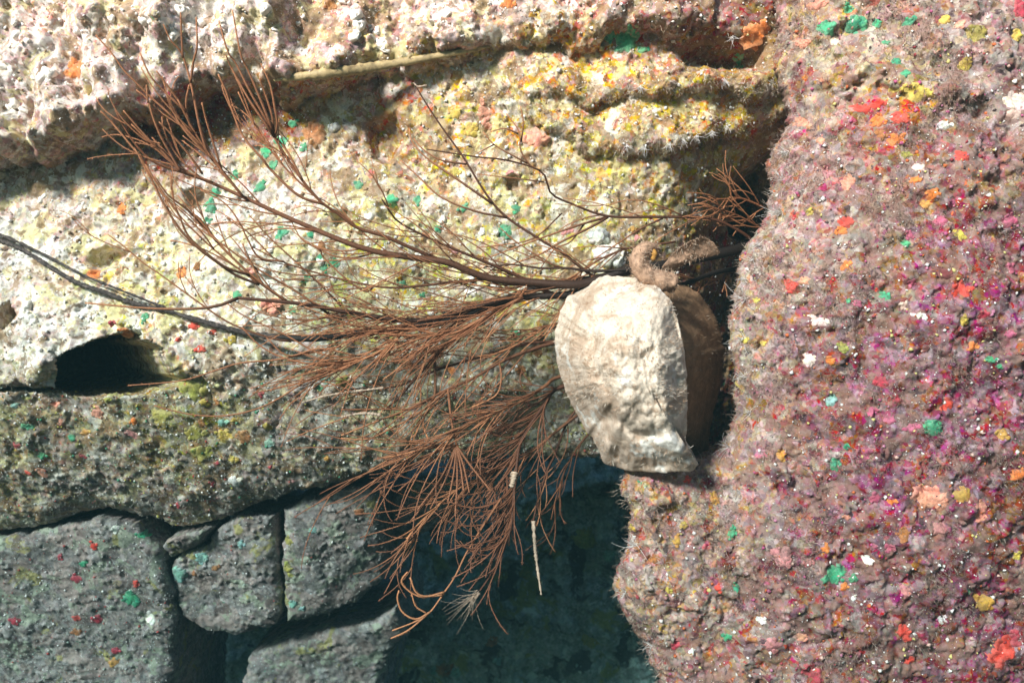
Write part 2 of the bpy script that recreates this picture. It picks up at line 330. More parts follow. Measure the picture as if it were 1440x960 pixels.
side = Layer('rock_wall', [(-950, -300), (-345, -300), (-345, 775), (-185, 790), (-185, 1250), (-950, 1250)],  # unseen extra wall off the left edge, added to shade the gap between blocks
    [(-950, -300, -40), (-345, -300, -60), (-345, 300, 60), (-950, 300, 60), (-345, 775, 180), (-950, 775, 150), (-185, 1200, 300), (-950, 1250, 280)], 40, 120, 9.0, 2.0, rough=(30, 16, 2))
o = side.build(m_wall, lambda X, Y: np.ones(X.shape+(3,))*np.array(GREY)); tag(o, kind='structure')
m_far = rock_mat('deep_teal_rock', [((0.70, 0.82, 0.76), 9, 0.57, 0.06, 0.85), ((0.34, 0.34, 0.08), 7, 0.58, 0.06, 0.8), ((0.05, 0.06, 0.06), 11, 0.56, 0.07, 0.9), ((0.80, 0.90, 0.85), 30, 0.64, 0.04, 0.8)], base=(0.38, 0.44, 0.42), speck=(0.4, 0.6, 0.58), speck_lo=0.70, dark=(0.03, 0.04, 0.04))
far = Layer('cave_wall', [(-120, 600), (1080, 600), (1080, 1200), (-120, 1200)],
    [(-100, 600, 1170), (200, 600, 1170), (560, 640, 1150), (800, 640, 1070), (1060, 620, 1050), (560, 760, 1150), (800, 760, 1060), (200, 900, 1150), (560, 930, 1130), (900, 930, 1090), (-100, 1000, 1170), (600, 1180, 1190), (1060, 1180, 1130)],
    30, 60, 4.5, 5.0,
    ledges=[([(560, 815), (640, 822), (700, 825), (760, 810), (820, 790)], 830, [0, 70, 90, 60, 0], 160),
            ([(740, 735), (800, 727), (840, 715), (900, 692), (960, 660)], 790, [0, 90, 110, 90, 30], 130),
            ([(520, 965), (600, 915), (680, 900), (800, 940), (900, 950)], 820, [0, 90, 80, 60, 0], 180)],
    rough=(60, 34, 8))
o = far.build(m_far); tag(o, kind='structure')

m_block = rock_mat('grey_silted_rock', [((0.38, 0.29, 0.26), 16, 0.53, 0.06, 0.7), ((0.34, 0.38, 0.28), 26, 0.56, 0.05, 0.7), ((0.34, 0.30, 0.10), 18, 0.60, 0.05, 0.8), ((0.14, 0.10, 0.09), 34, 0.57, 0.06, 0.7), ((0.30, 0.09, 0.07), 44, 0.71, 0.02, 0.8), ((0.06, 0.22, 0.14), 40, 0.71, 0.02, 0.8)], base=(0.275, 0.25, 0.23), speck=(0.6, 0.68, 0.68), speck_lo=0.68, dark=(0.07, 0.055, 0.05))
BLK = dict(
  A=([(-160, 770), (0, 756), (60, 744), (140, 728), (188, 742), (222, 775), (238, 830), (247, 870), (240, 905), (228, 1060), (-160, 1060)],
     [(-150, 780, 165), (0, 760, 160), (180, 745, 155), (235, 870, 220), (100, 900, 240), (-100, 950, 280), (100, 1050, 310)], 24, 1.9, 'grey squarish rock block left of the cracks, dotted with red growth', 12),
  B=([(240, 795), (256, 778), (290, 764), (302, 748), (330, 726), (384, 727), (388, 780), (394, 860), (385, 880), (330, 893), (290, 890), (256, 870), (242, 830)],
     [(240, 800, 200), (380, 730, 175), (390, 870, 240), (250, 870, 250), (310, 800, 205)], 18, 1.7, 'grey rock block wedged between two black vertical cracks', 13),
  C=([(398, 717), (430, 702), (500, 684), (524, 682), (530, 710), (541, 760), (538, 815), (500, 848), (440, 868), (402, 874), (395, 800)],
     [(400, 720, 180), (520, 690, 190), (535, 800, 270), (400, 870, 250), (460, 780, 210)], 18, 1.7, 'greenish grey rock block under the coral fringe, right of a black crack', 14),
  D=([(345, 930), (380, 908), (450, 888), (520, 876), (556, 856), (570, 890), (548, 930), (520, 1060), (330, 1060)],
     [(350, 930, 330), (540, 880, 320), (450, 1050, 400), (560, 900, 360)], 22, 2.5, 'dim teal grey rock block below the other blocks', 15),
  E=([(548, 700), (580, 676), (640, 668), (650, 700), (620, 740), (575, 762), (552, 742)],
     [(550, 700, 320), (640, 680, 330), (580, 760, 370)], 20, 2.2, 'small dark rock knob hidden behind the lower coral twigs', 16),
  F=([(226, 768), (240, 756), (292, 745), (286, 758), (262, 772), (240, 782)], [(226, 768, 165), (292, 745, 155), (260, 775, 180)], 8, 1.4, 'thin grey rock sliver jammed in the crack above a block', 17))
blk = {}
for k, (poly, ctrl, R, st, lab, sd_) in BLK.items():
    L = Layer('rock_block' if k != 'F' else 'rock_sliver', poly, ctrl, R, 320 if k != 'F' else 90, st, float(sd_), rough=(12, 7, 1.8), wob=4, rimp=0.9)
    o = L.build(m_block); tag(o, lab, 'rock', 'fractured blocks below the wall'); blk[k] = L

PINKM = (0.45, 0.20, 0.24)
b_tint = blobs([(1110, 30, 60, (0.56, 0.45, 0.34)), (1200, 40, 90, (0.55, 0.47, 0.32)), (1300, 60, 80, (0.52, 0.42, 0.33)), (1400, 80, 90, (0.56, 0.46, 0.42)), (1270, 125, 45, (0.62, 0.54, 0.26)), (1180, 180, 60, (0.50, 0.38, 0.33)),
    (1120, 240, 60, (0.50, 0.36, 0.30)), (1240, 170, 40, (0.5, 0.2, 0.1)), (1320, 220, 80, (0.47, 0.34, 0.28)), (1090, 400, 60, (0.52, 0.42, 0.33)), (1150, 330, 80, (0.50, 0.39, 0.32)), (1060, 500, 50, (0.56, 0.46, 0.36)),
    (1200, 450, 90, (0.42, 0.29, 0.24)), (1350, 360, 60, (0.55, 0.42, 0.22)), (1420, 430, 60, (0.42, 0.22, 0.25)), (1300, 500, 80, (0.40, 0.24, 0.24)), (1400, 560, 80, (0.40, 0.22, 0.22)), (1150, 600, 90, (0.45, 0.31, 0.24)), (1280, 620, 70, (0.40, 0.20, 0.22)),
    (920, 700, 60, (0.58, 0.43, 0.31)), (900, 840, 60, (0.54, 0.42, 0.34)), (1000, 800, 90, (0.48, 0.36, 0.28)), (1040, 680, 60, (0.54, 0.41, 0.31)), (1150, 760, 90, (0.42, 0.28, 0.24)), (1300, 760, 80, (0.36, 0.20, 0.18)), (1100, 900, 90, (0.42, 0.29, 0.24)), (1250, 880, 90, (0.38, 0.25, 0.20)),
    (1400, 780, 70, (0.36, 0.19, 0.08)), (1400, 900, 80, (0.34, 0.15, 0.13))], (0.42, 0.30, 0.25))
m_boulder = rock_mat('mauve_turf_rock', [((0.62, 0.53, 0.25), 24, 0.64, 0.05, 0.7), ((0.58, 0.46, 0.40), 40, 0.60, 0.05, 0.6), ((0.38, 0.10, 0.14), 34, 0.67, 0.03, 0.7), ((0.16, 0.05, 0.05), 42, 0.64, 0.04, 0.8),
    ((0.62, 0.14, 0.05), 30, 0.72, 0.02, 0.9), ((0.10, 0.32, 0.18), 34, 0.73, 0.02, 0.9), ((0.26, 0.15, 0.12), 26, 0.54, 0.06, 0.7), ((0.07, 0.04, 0.05), 60, 0.62, 0.04, 0.85)], bump=0.5, dark=(0.11, 0.06, 0.05), vary=0.34, speck_lo=0.70)
boulder = Layer('boulder',
    [(1098, -260), (1098, 0), (1100, 60), (1112, 130), (1115, 170), (1097, 200), (1090, 260), (1086, 300), (1062, 332), (1049, 370), (1037, 410), (1031, 450), (1036, 500), (1041, 550), (1043, 590), (1018, 628), (990, 652), (930, 662), (882, 664), (877, 690), (890, 730), (893, 760), (873, 800), (865, 835), (880, 870), (905, 910), (925, 950), (940, 1020), (955, 1200), (1800, 1200), (1800, -260)],
    [(1100, -250, -20), (1100, 0, -40), (1110, 160, -55), (1088, 300, -85), (1040, 500, -110), (1040, 600, -105), (990, 655, -100), (885, 690, -135), (930, 668, -145), (870, 840, -115), (930, 950, -85), (1250, 0, -105), (1250, 200, -135), (1180, 400, -160), (1250, 500, -185), (1060, 760, -140), (1250, 850, -170), (1120, 930, -130), (1440, 0, -130), (1440, 200, -160), (1440, 500, -185), (1440, 800, -150), (1440, 950, -100), (1750, 0, -60), (1750, 500, -120), (1750, 1000, 0), (1000, 1150, -40), (1400, 1150, -60)],
    42, 230, 2.0, 21.0,
    ledges=[([(1115, 112), (1160, 108), (1200, 112), (1260, 134), (1330, 156), (1370, 160)], -120, [0, 14, 22, 26, 18, 0], 50)],
    lumps=[(1400, 90, 30, 10), (1330, 30, 40, 12), (1200, 640, 60, 10), (1060, 700, 50, 10)],
    rough=(26, 21, 4.0), rimp=1.0, under=(0.48, 0))
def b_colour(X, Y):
    c = b_tint(X, Y)**np.array([1.10, 1.20, 1.24])*(0.88-0.20*sstep(1060, 1330, X))[..., None]  # darkened to the right: flash fall-off put into the colour, plus paler left fuzz
    zone = np.exp(-((X-1420)/150)**2-((Y-380)/130)**2)+np.exp(-((X-1300)/170)**2-((Y-560)/160)**2)+0.8*np.exp(-((X-1290)/150)**2-((Y-760)/150)**2)+0.5*np.exp(-((X-1120)/80)**2-((Y-800)/90)**2)+0.7*np.exp(-((X-1420)/90)**2-((Y-900)/90)**2)
    zone = np.clip(zone, 0, 1)
    for k, (rgb, sc_, bias, op) in enumerate([((0.33, 0.13, 0.15), 75, 0.28, 0.5), ((0.15, 0.05, 0.045), 60, 0.28, 0.75), ((0.44, 0.26, 0.25), 38, 0.36, 0.5), ((0.42, 0.14, 0.07), 60, 0.42, 0.6), ((0.34, 0.09, 0.14), 28, 0.40, 0.65)]):
        m = sstep(0.0, 0.07, fbm(X, Y, sc_, 5, 30.0+k*7, 0.62)-bias+0.34*zone)*op
        c = c*(1-m[..., None])+np.array(rgb)*m[..., None]
    m = sstep(0.0, 0.08, fbm(X, Y, 34, 5, 77.0, 0.62)-0.42+0.5*np.exp(-((X-1240)/45)**2-((Y-170)/40)**2))*0.85
    return c*(1-m[..., None])+np.array((0.62, 0.13, 0.03))*m[..., None]
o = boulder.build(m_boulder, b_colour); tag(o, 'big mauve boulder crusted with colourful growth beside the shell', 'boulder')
print('rock done')

# ------------------------------------------------------------------ encrusting growths, each an individual
PAL = dict(orange=((0.72, 0.20, 0.03), 'sponge'), red=((0.66, 0.05, 0.03), 'sponge'), crimson=((0.42, 0.03, 0.06), 'sponge'), rust=((0.36, 0.13, 0.03), 'sponge'), salmon=((0.74, 0.30, 0.20), 'sponge'),
    pink=((0.52, 0.20, 0.20), 'algae'), magenta=((0.45, 0.09, 0.17), 'algae'), green=((0.04, 0.34, 0.17), 'algae'), teal=((0.25, 0.46, 0.40), 'algae'), yellow=((0.60, 0.44, 0.07), 'sponge'), olive=((0.30, 0.28, 0.05), 'algae'), ochre=((0.58, 0.30, 0.05), 'sponge'),
    white=((0.82, 0.80, 0.76), 'bryozoan'), blush=((0.80, 0.60, 0.52), 'sponge'), maroon=((0.17, 0.04, 0.04), 'sponge'))
m_growth = soft_mat('encrusting_growth', (0, 0, 0), attr=True, rough=0.55, var=0.4, scale=190, dark=(0.10, 0.07, 0.05), darkthr=0.64)
ROCK = {'rock_wall': (0.50, 0.42, 0.29), 'boulder': (0.30, 0.21, 0.17), 'cave_wall': (0.3, 0.36, 0.32)}
pr = random.Random(5)
def patch(layer, px, py, rx, ry, colour, where, ang=None, thick=None):
    """an encrusting colony: ragged lobes that merge, with gaps where the rock shows"""
    u0, v0, y0 = layer.hit(px, py); s = (D+y0)/D*1.22; rx *= s; ry *= s
    if ang is None: ang = pr.uniform(-0.5, 0.5)
    na, nr = 11, 3; CO = []; TC = []; rc = np.array(ROCK.get(layer.name, (0.27, 0.25, 0.23))); pc = np.array(PAL[colour][0]); F3 = []; F4 = []; off = 0; c0 = W(u0, v0, y0)
    th = np.arange(na)/na*2*np.pi; nl = int(5+min(rx*ry, 260)/20)
    for k in range(nl):
        q = 0 if k == 0 else math.sqrt(pr.random())*0.7; a = pr.uniform(0, 6.283); f = 1.0 if nl == 1 else (0.72 if k == 0 else pr.uniform(0.2, 0.5)*(1.15-0.4*q))
        lr = f*math.sqrt(rx*ry) if nl > 1 else 1; seed = pr.uniform(0, 90)
        rad = np.clip(1+0.5*perlin(np.cos(th)*1.3+seed, np.sin(th)*1.3, seed)+np.array([pr.uniform(-0.22, 0.22) for _ in th]), 0.35, 1.7)
        if nl == 1: rad = 1+0.15*(rad-1)
        T = (np.arange(1, nr+1)/nr)[:, None]; ax, ay = (rx, ry) if nl == 1 else (lr*pr.uniform(0.7, 1.4), lr)
        lu = np.concatenate([[0], (T*rad*np.cos(th)*ax).ravel()])+q*math.cos(a)*rx; lv = np.concatenate([[0], (T*rad*np.sin(th)*ay).ravel()])+q*math.sin(a)*ry
        tt = np.concatenate([[0], np.repeat(T.ravel(), na)])
        U = u0+lu*math.cos(ang)-lv*math.sin(ang); V = v0+lu*math.sin(ang)+lv*math.cos(ang)
        tk = (thick or 0)*0.6 or min(1.5, 0.6+0.12*lr); Y = layer.at(U, V); ym = np.median(Y); Y = np.clip(Y, ym-8, ym+8)
        h = np.where(tt > 0.99, -1.6, tk*np.sqrt(np.clip(1-tt**2.2, 0, 1))+0.5)
        Y = Y-h
        CO.append(np.stack([(U-720)/1000-c0[0], Y/1000-c0[1], (480-V)/1000-c0[2]], 1)); i = np.arange(na); j = (i+1) % na
        kc = pc*pr.uniform(0.8, 1.2)*np.array([pr.uniform(0.9, 1.1) for _ in range(3)]); mk = (0.38*tt**2+pr.uniform(0, 0.16))[:, None]; TC.append(kc*(1-mk)+rc*mk)
        F3.append(off+np.stack([i*0, 1+j, 1+i], 1))
        for r_ in range(nr-1): F4.append(off+np.stack([1+r_*na+i, 1+r_*na+j, 1+(r_+1)*na+j, 1+(r_+1)*na+i], 1))
        off += 1+nr*na
    kind = PAL[colour][1]
    o = mesh_np('encrusting_'+kind, np.concatenate(CO), [np.concatenate(F3), np.concatenate(F4)], m_growth, attrs={'tint': np.concatenate(TC)}); o.location = c0
    m = max(rx, ry); size = 'tiny' if m < 6 else 'small' if m < 10 else 'broad' if m >= 15 else 'middling'
    shape = 'elongated ' if max(rx, ry)/min(rx, ry) > 1.9 else ''
    tag(o, f'{size} {shape}{colour} encrusting {kind} patch {where}', kind, f'{size} {shape}{colour} {kind} patches {where}')
    return o

UP = 'on the bright pale ledge'; MID = 'on the cream wall behind the coral'; SL = 'on the grey slab under the dark hole'; YR = 'on the yellowish fuzzy ridges'
wall_patches = [
 (108, 97, 17, 12, 'orange', UP), (465, 7, 13, 9, 'rust', UP), (716, 4, 12, 8, 'orange', YR), (443, 187, 14, 22, 'rust', MID, 0.5),
 (302, 270, 6, 10, 'green', MID), (297, 292, 9, 12, 'green', MID), (292, 312, 6, 7, 'green', MID), (330, 247, 8, 8, 'green', MID), (367, 262, 12, 6, 'green', MID, -0.6), (396, 327, 8, 12, 'green', MID), (437, 330, 5, 6, 'green', MID),
 (450, 362, 10, 5, 'green', MID), (470, 370, 8, 7, 'green', MID), (455, 377, 6, 8, 'green', MID), (431, 392, 7, 6, 'green', MID), (332, 415, 10, 5, 'green', MID, -0.4), (412, 436, 9, 5, 'green', MID), (202, 447, 5, 10, 'green', MID),
 (395, 200, 9, 10, 'green', MID), (412, 174, 11, 4, 'green', MID), (375, 212, 8, 13, 'green', MID), (426, 207, 6, 9, 'green', MID), (387, 232, 12, 6, 'green', MID),
 (505, 260, 9, 5, 'green', MID), (550, 280, 12, 7, 'green', MID), (710, 325, 9, 11, 'green', MID), (726, 292, 5, 10, 'green', MID), (587, 282, 5, 11, 'green', MID), (652, 292, 13, 4, 'green', MID), (615, 322, 6, 6, 'green', MID), (595, 415, 7, 5, 'green', MID), (565, 400, 9, 6, 'green', MID), (727, 466, 9, 4, 'green', MID),
 (880, 60, 18, 14, 'green', YR), (857, 53, 9, 7, 'green', YR), (905, 70, 8, 6, 'green', YR), (1038, 88, 9, 8, 'green', YR), (1060, 47, 26, 13, 'orange', YR),
 (277, 374, 8, 6, 'rust', MID), (256, 384, 9, 10, 'orange', MID), (170, 294, 10, 9, 'orange', MID), (132, 385, 14, 5, 'orange', MID, 0.4), (172, 467, 11, 7, 'orange', MID), (451, 347, 6, 10, 'rust', MID), (352, 382, 11, 6, 'salmon', MID),
 (383, 429, 15, 11, 'salmon', 'like a red bulb where twigs cross the cream wall', 0.2, 8.0),
 (272, 459, 14, 4.5, 'red', MID, 0.35), (299, 467, 6, 5, 'red', MID), (249, 476, 6, 4, 'red', MID), (283, 491, 10, 6, 'red', MID), (325, 477, 11, 6, 'yellow', MID), (155, 455, 9, 5, 'crimson', MID),
 (681, 160, 6, 22, 'salmon', MID, -0.25), (754, 194, 20, 9, 'salmon', YR, 0.1, 5.0), (640, 354, 10, 4, 'pink', MID), (797, 325, 9, 6, 'pink', MID), (895, 334, 7, 5, 'pink', MID), (871, 369, 5, 4, 'pink', MID), (717, 242, 6, 4, 'pink', MID),
 (756, 496, 6, 7, 'rust', MID), (732, 520, 9, 7, 'rust', MID), (635, 520, 9, 6, 'orange', MID), (677, 580, 6, 6, 'rust', MID), (845, 245, 6, 13, 'ochre', MID), (890, 322, 8, 5, 'ochre', MID), (705, 440, 10, 7, 'yellow', MID), (660, 183, 14, 9, 'yellow', MID), (640, 160, 10, 10, 'yellow', MID), (640, 242, 9, 7, 'yellow', MID),
 (287, 566, 8, 6, 'yellow', SL), (315, 610, 13, 9, 'yellow', SL), (327, 645, 8, 8, 'yellow', SL), (330, 590, 7, 4, 'yellow', SL), (375, 600, 6, 7, 'yellow', SL),
 (272, 550, 20, 12, 'olive', SL), (227, 585, 14, 11, 'olive', SL), (275, 607, 18, 9, 'olive', SL), (282, 637, 14, 13, 'olive', SL), (480, 537, 12, 8, 'olive', SL),
 (305, 567, 5, 7, 'rust', SL), (284, 596, 7, 6, 'rust', SL), (342, 615, 10, 12, 'rust', SL), (187, 592, 9, 4, 'orange', SL), (312, 595, 9, 6, 'teal', SL), (380, 622, 5, 11, 'teal', SL), (457, 534, 8, 7, 'teal', SL), (450, 545, 8, 4, 'green', SL),
 (366, 554, 5, 6, 'crimson', SL), (305, 651, 5, 4, 'crimson', SL), (299, 680, 5, 4, 'crimson', SL), (380, 657, 4, 4, 'crimson', SL), (460, 645, 5, 5, 'ochre', SL), (185, 610, 8, 8, 'pink', SL), (330, 677, 11, 9, 'white', SL),
 (137, 580, 10, 10, 'salmon', SL), (87, 595, 6, 6, 'salmon', SL), (80, 568, 7, 5, 'salmon', SL), (120, 608, 8, 5, 'ochre', SL), (40, 600, 7, 7, 'green', SL), (60, 640, 7, 5, 'green', SL), (100, 615, 6, 5, 'green', SL), (23, 627, 6, 6, 'crimson', SL), (40, 665, 6, 6, 'red', SL), (60, 665, 8, 8, 'salmon', SL), (117, 641, 5, 4, 'crimson', SL), (250, 710, 6, 5, 'crimson', SL), (20, 570, 7, 5, 'teal', SL), (150, 560, 8, 6, 'olive', SL)]
for a in wall_patches: patch(wall, *a)
def onblk(k, lst, where):
    for a in lst: patch(blk[k], *a, where)
onblk('A', [(131, 767, 6, 8, 'red'), (85, 782, 4, 7, 'crimson'), (107, 813, 6, 9, 'crimson'), (191, 820, 6, 7, 'red'), (20, 873, 7, 6, 'crimson'), (107, 868, 6, 7, 'red'), (107, 888, 9, 6, 'rust'), (137, 870, 8, 9, 'crimson'), (163, 915, 8, 6, 'crimson'), (117, 792, 8, 4, 'green'), (200, 752, 10, 4, 'green'), (183, 842, 10, 14, 'green'), (212, 868, 8, 10, 'white'), (162, 744, 8, 6, 'white'), (160, 930, 9, 7, 'ochre')], 'on the left rock block')
onblk('B', [(250, 807, 10, 12, 'teal'), (283, 785, 9, 10, 'teal'), (338, 764, 6, 7, 'teal'), (273, 807, 6, 5, 'rust'), (303, 798, 8, 4, 'rust')], 'on the middle rock block')
onblk('C', [(405, 760, 6, 7, 'olive'), (405, 800, 5, 13, 'olive'), (412, 850, 7, 7, 'teal'), (440, 745, 6, 6, 'teal'), (425, 855, 5, 5, 'teal'), (505, 720, 7, 6, 'rust')], 'on the greenish rock block')
for a in [(823, 757, 18, 13, 'olive'), (740, 803, 11, 10, 'olive'), (857, 783, 8, 10, 'teal'), (693, 900, 9, 6, 'rust'), (623, 943, 14, 8, 'rust'), (663, 810, 18, 6, 'teal'), (640, 808, 8, 8, 'teal'), (612, 940, 6, 10, 'teal'), (640, 945, 8, 6, 'teal'), (830, 900, 12, 8, 'olive'), (590, 715, 8, 5, 'teal'), (700, 930, 7, 5, 'teal')]:
    patch(far, *a, 'on the dim far cave wall')
BU = 'on the upper face of the mauve boulder'; BM = 'on the mauve boulder beside the shell'; BL = 'on the lower face of the mauve boulder'
bp = [(1163, 38, 12, 9, 'green'), (1207, 33, 12, 13, 'green'), (1233, 33, 8, 8, 'green'), (1193, 13, 7, 8, 'green'), (1280, 30, 10, 6, 'green'), (1260, 87, 8, 6, 'green'), (1247, 60, 5, 6, 'green'), (1273, 103, 7, 6, 'green'),
 (1213, 153, 12, 9, 'red'), (1237, 145, 10, 6, 'red'), (1237, 170, 10, 10, 'orange'), (1260, 197, 11, 9, 'orange'), (1266, 166, 7, 13, 'red'), (1240, 190, 9, 8, 'rust'), (1353, 220, 8, 9, 'red'), (1313, 272, 10, 7, 'orange'), (1287, 253, 8, 6, 'orange'), (1300, 288, 9, 6, 'ochre'), (1190, 257, 9, 12, 'salmon'), (1153, 198, 4, 10, 'salmon'), (1127, 170, 8, 9, 'salmon'), (1190, 313, 12, 8, 'red'), (1437, 17, 8, 22, 'crimson'),
 (1137, 300, 6, 7, 'yellow'), (1337, 287, 8, 6, 'magenta'), (1323, 310, 10, 7, 'magenta'), (1420, 310, 13, 9, 'magenta'), (1272, 218, 9, 7, 'olive'), (1373, 47, 13, 14, 'olive'), (1327, 177, 12, 6, 'white'), (1360, 90, 11, 9, 'yellow'), (1330, 27, 10, 7, 'yellow'), (1175, 60, 12, 6, 'blush'), (1130, 60, 8, 8, 'salmon'), (1150, 5, 14, 7, 'salmon'), (1430, 50, 7, 10, 'yellow'), (1350, 35, 5, 9, 'salmon'), (1430, 150, 14, 22, 'blush'), (1293, 235, 9, 7, 'blush'), (1285, 128, 30, 7, 'yellow', 0.35), (1165, 245, 5, 14, 'pink'),
 (1182, 325, 10, 6, 'orange'), (1190, 373, 9, 7, 'orange'), (1353, 407, 16, 11, 'red', -0.3), (1367, 487, 11, 7, 'orange'), (1168, 507, 6, 8, 'orange'), (1232, 408, 4, 4, 'red'), (1113, 403, 9, 13, 'red'), (1130, 395, 8, 5, 'salmon'), (1333, 568, 14, 8, 'red', -0.2), (1383, 443, 8, 8, 'crimson'), (1240, 537, 10, 8, 'crimson'), (1327, 385, 16, 10, 'maroon', 0.4), (1272, 342, 4, 11, 'green'), (1243, 415, 7, 9, 'green'), (1193, 423, 6, 4, 'green'), (1393, 505, 7, 6, 'green'), (1405, 515, 8, 3, 'green'), (1313, 603, 14, 11, 'green'), (1190, 627, 6, 5, 'green'), (1170, 563, 9, 10, 'teal'), (1185, 490, 8, 9, 'olive'),
 (1137, 505, 11, 10, 'blush'), (1270, 430, 9, 6, 'blush'), (1293, 443, 14, 4, 'white', 0.3), (1063, 422, 5, 5, 'yellow'), (1048, 478, 6, 5, 'yellow'), (1073, 483, 7, 4, 'yellow'), (1280, 330, 7, 8, 'magenta'), (1282, 397, 8, 6, 'magenta'), (1207, 427, 8, 6, 'magenta'), (1227, 580, 10, 7, 'magenta'), (1253, 590, 9, 6, 'magenta'), (1280, 603, 12, 8, 'magenta'), (1420, 377, 10, 9, 'magenta'), (1217, 633, 9, 6, 'magenta'), (1350, 330, 12, 9, 'yellow'), (1355, 452, 10, 9, 'yellow'), (1303, 490, 7, 5, 'maroon'), (1420, 470, 9, 6, 'magenta'), (1150, 450, 14, 8, 'blush'), (1100, 640, 12, 8, 'ochre'), (1260, 560, 8, 6, 'crimson'), (1410, 610, 12, 8, 'ochre'),
 (1303, 697, 30, 13, 'salmon', 0.35), (1382, 718, 11, 18, 'salmon'), (1190, 727, 6, 5, 'salmon'), (1253, 705, 9, 4, 'orange'), (1353, 695, 16, 9, 'ochre'), (1433, 667, 8, 14, 'orange'), (1383, 847, 18, 11, 'ochre'), (1270, 887, 9, 18, 'red'), (1280, 927, 8, 8, 'red'), (1407, 917, 14, 24, 'red', 0.3), (1425, 895, 9, 12, 'crimson'), (1163, 773, 5, 11, 'orange'), (1010, 827, 5, 9, 'red'), (993, 830, 5, 6, 'crimson'), (1187, 823, 6, 7, 'orange'),
 (1173, 808, 20, 12, 'green'), (1200, 812, 7, 9, 'green'), (1030, 750, 6, 12, 'green'), (1173, 652, 10, 9, 'green'), (1035, 827, 5, 10, 'green'), (1022, 895, 6, 7, 'green'), (903, 680, 6, 4, 'green'), (1103, 783, 13, 16, 'pink'), (1137, 793, 14, 5, 'pink', -0.3), (1087, 907, 8, 18, 'pink'), (1273, 833, 9, 10, 'pink'), (1140, 943, 16, 10, 'crimson'), (1320, 745, 12, 9, 'pink'), (1213, 645, 9, 6, 'magenta'), (1230, 700, 6, 10, 'magenta'), (1230, 768, 5, 5, 'magenta'), (1250, 770, 9, 7, 'magenta'),
 (1323, 870, 7, 7, 'white'), (1073, 872, 7, 6, 'white'), (973, 915, 6, 5, 'white'), (1200, 840, 8, 3, 'white', -0.8), (1220, 787, 9, 6, 'white'), (967, 673, 5, 7, 'red'), (963, 740, 5, 9, 'yellow'), (890, 743, 5, 6, 'yellow'), (918, 785, 6, 8, 'rust'), (952, 760, 5, 12, 'ochre'), (950, 905, 5, 9, 'crimson'), (1127, 895, 9, 7, 'salmon'), (1270, 750, 12, 9, 'rust'), (1430, 780, 7, 8, 'yellow'), (1005, 700, 8, 10, 'ochre'), (940, 830, 5, 5, 'yellow')]
for a in bp: patch(boulder, *a[:5], BU if a[1] < 300 else BM if a[1] < 640 else BL, *a[5:])
print('patches done')

# ------------------------------------------------------------------ turf, grains and other stuff nobody could count
def px_sample(layer, n, x0, x1, y0, y1, dens=None, seed=0, dmin=1.0):
    r = np.random.default_rng(seed); PX = r.uniform(x0, x1, n*3); PY = r.uniform(y0, y1, n*3); y = np.zeros(n*3)
    for k in range(12):
        sc = (D+y)/D; u = 720+(PX-720)*sc; v = 480+(PY-480)*sc; y = y*0.4+0.6*layer.at(u, v)
    sc = (D+y)/D; u = 720+(PX-720)*sc; v = 480+(PY-480)*sc; y2 = layer.at(u, v)
    ok = (layer.inside(u, v) > dmin) & (np.abs(y2-y) < 12)
    if dens is not None: ok &= r.random(n*3) < dens(PX, PY)
    i = np.nonzero(ok)[0][:n]
    return PX[i], PY[i], u[i], v[i], y2[i]
def turf(name, layer, n, box, lens, cols, label, mat, seed, dens=None, width=0.55, up=0.75, dmin=1.0):
    PX, PY, u, v, y = px_sample(layer, n, *box, dens=dens, seed=seed, dmin=dmin); n = len(u); r = np.random.default_rng(seed+1)
    base = np.stack([(u-720), y, (480-v)], 1); N = layer.normal(u, v)
    cl = fbm(u, v, 18, 2, seed+3.0)
    d = N*up+r.normal(size=(n, 3))*0.45; d /= np.linalg.norm(d, axis=1)[:, None]
    L = r.uniform(*lens, n)*(0.75+0.8*np.clip(cl+0.3, 0, 1)); b2 = d+r.normal(size=(n, 3))*0.55; b2[:, 2] -= 0.15; b2 /= np.linalg.norm(b2, axis=1)[:, None]
    p1 = base+d*(L*0.5)[:, None]; p2 = p1+b2*(L*0.5)[:, None]; base = base-N*1.0
    sd_ = np.cross(d, r.normal(size=(n, 3))); sd_ /= np.linalg.norm(sd_, axis=1)[:, None]+1e-9; w = r.uniform(0.6, 1.3, n)[:, None]*width/2
    co = np.stack([base-sd_*w, base+sd_*w, p1-sd_*w*0.8, p1+sd_*w*0.8, p2], 1).reshape(-1, 3)/1000
    i = np.arange(n)*5
    q = np.stack([i, i+1, i+3, i+2], 1); t = np.stack([i+2, i+3, i+4], 1)
    C = np.array(cols)[r.integers(0, len(cols), n)]*r.uniform(0.7, 1.15, n)[:, None]
    o = mesh_np(name, co, [q, t], mat, smooth=True, attrs={'tint': np.repeat(C, 5, 0)})
    tag(o, label, 'algae turf', kind='stuff'); return o
m_turf = soft_mat('turf_filament', (0, 0, 0), attr=True, rough=0.55, var=0.15)
BRN = [(0.26, 0.165, 0.125), (0.30, 0.195, 0.155), (0.37, 0.27, 0.22), (0.20, 0.12, 0.095), (0.46, 0.36, 0.30), (0.27, 0.165, 0.16)]
dn = lambda X, Y: 0.05+0.95*sstep(-0.02, 0.24, fbm(X, Y, 60, 3, 4.4))
turf('turf_algae', boulder, 40000, (860, 1450, -10, 970), (3, 9), BRN, 'mauve brown fuzzy turf coating the big boulder', m_turf, 11, dens=dn, width=0.6)
edge_d = lambda X, Y: np.clip(1.25-(X-np.interp(Y, [0, 170, 300, 450, 590, 655, 665, 760, 840, 950], [1098, 1115, 1086, 1031, 1043, 990, 878, 893, 865, 925]))/55, 0, 1)
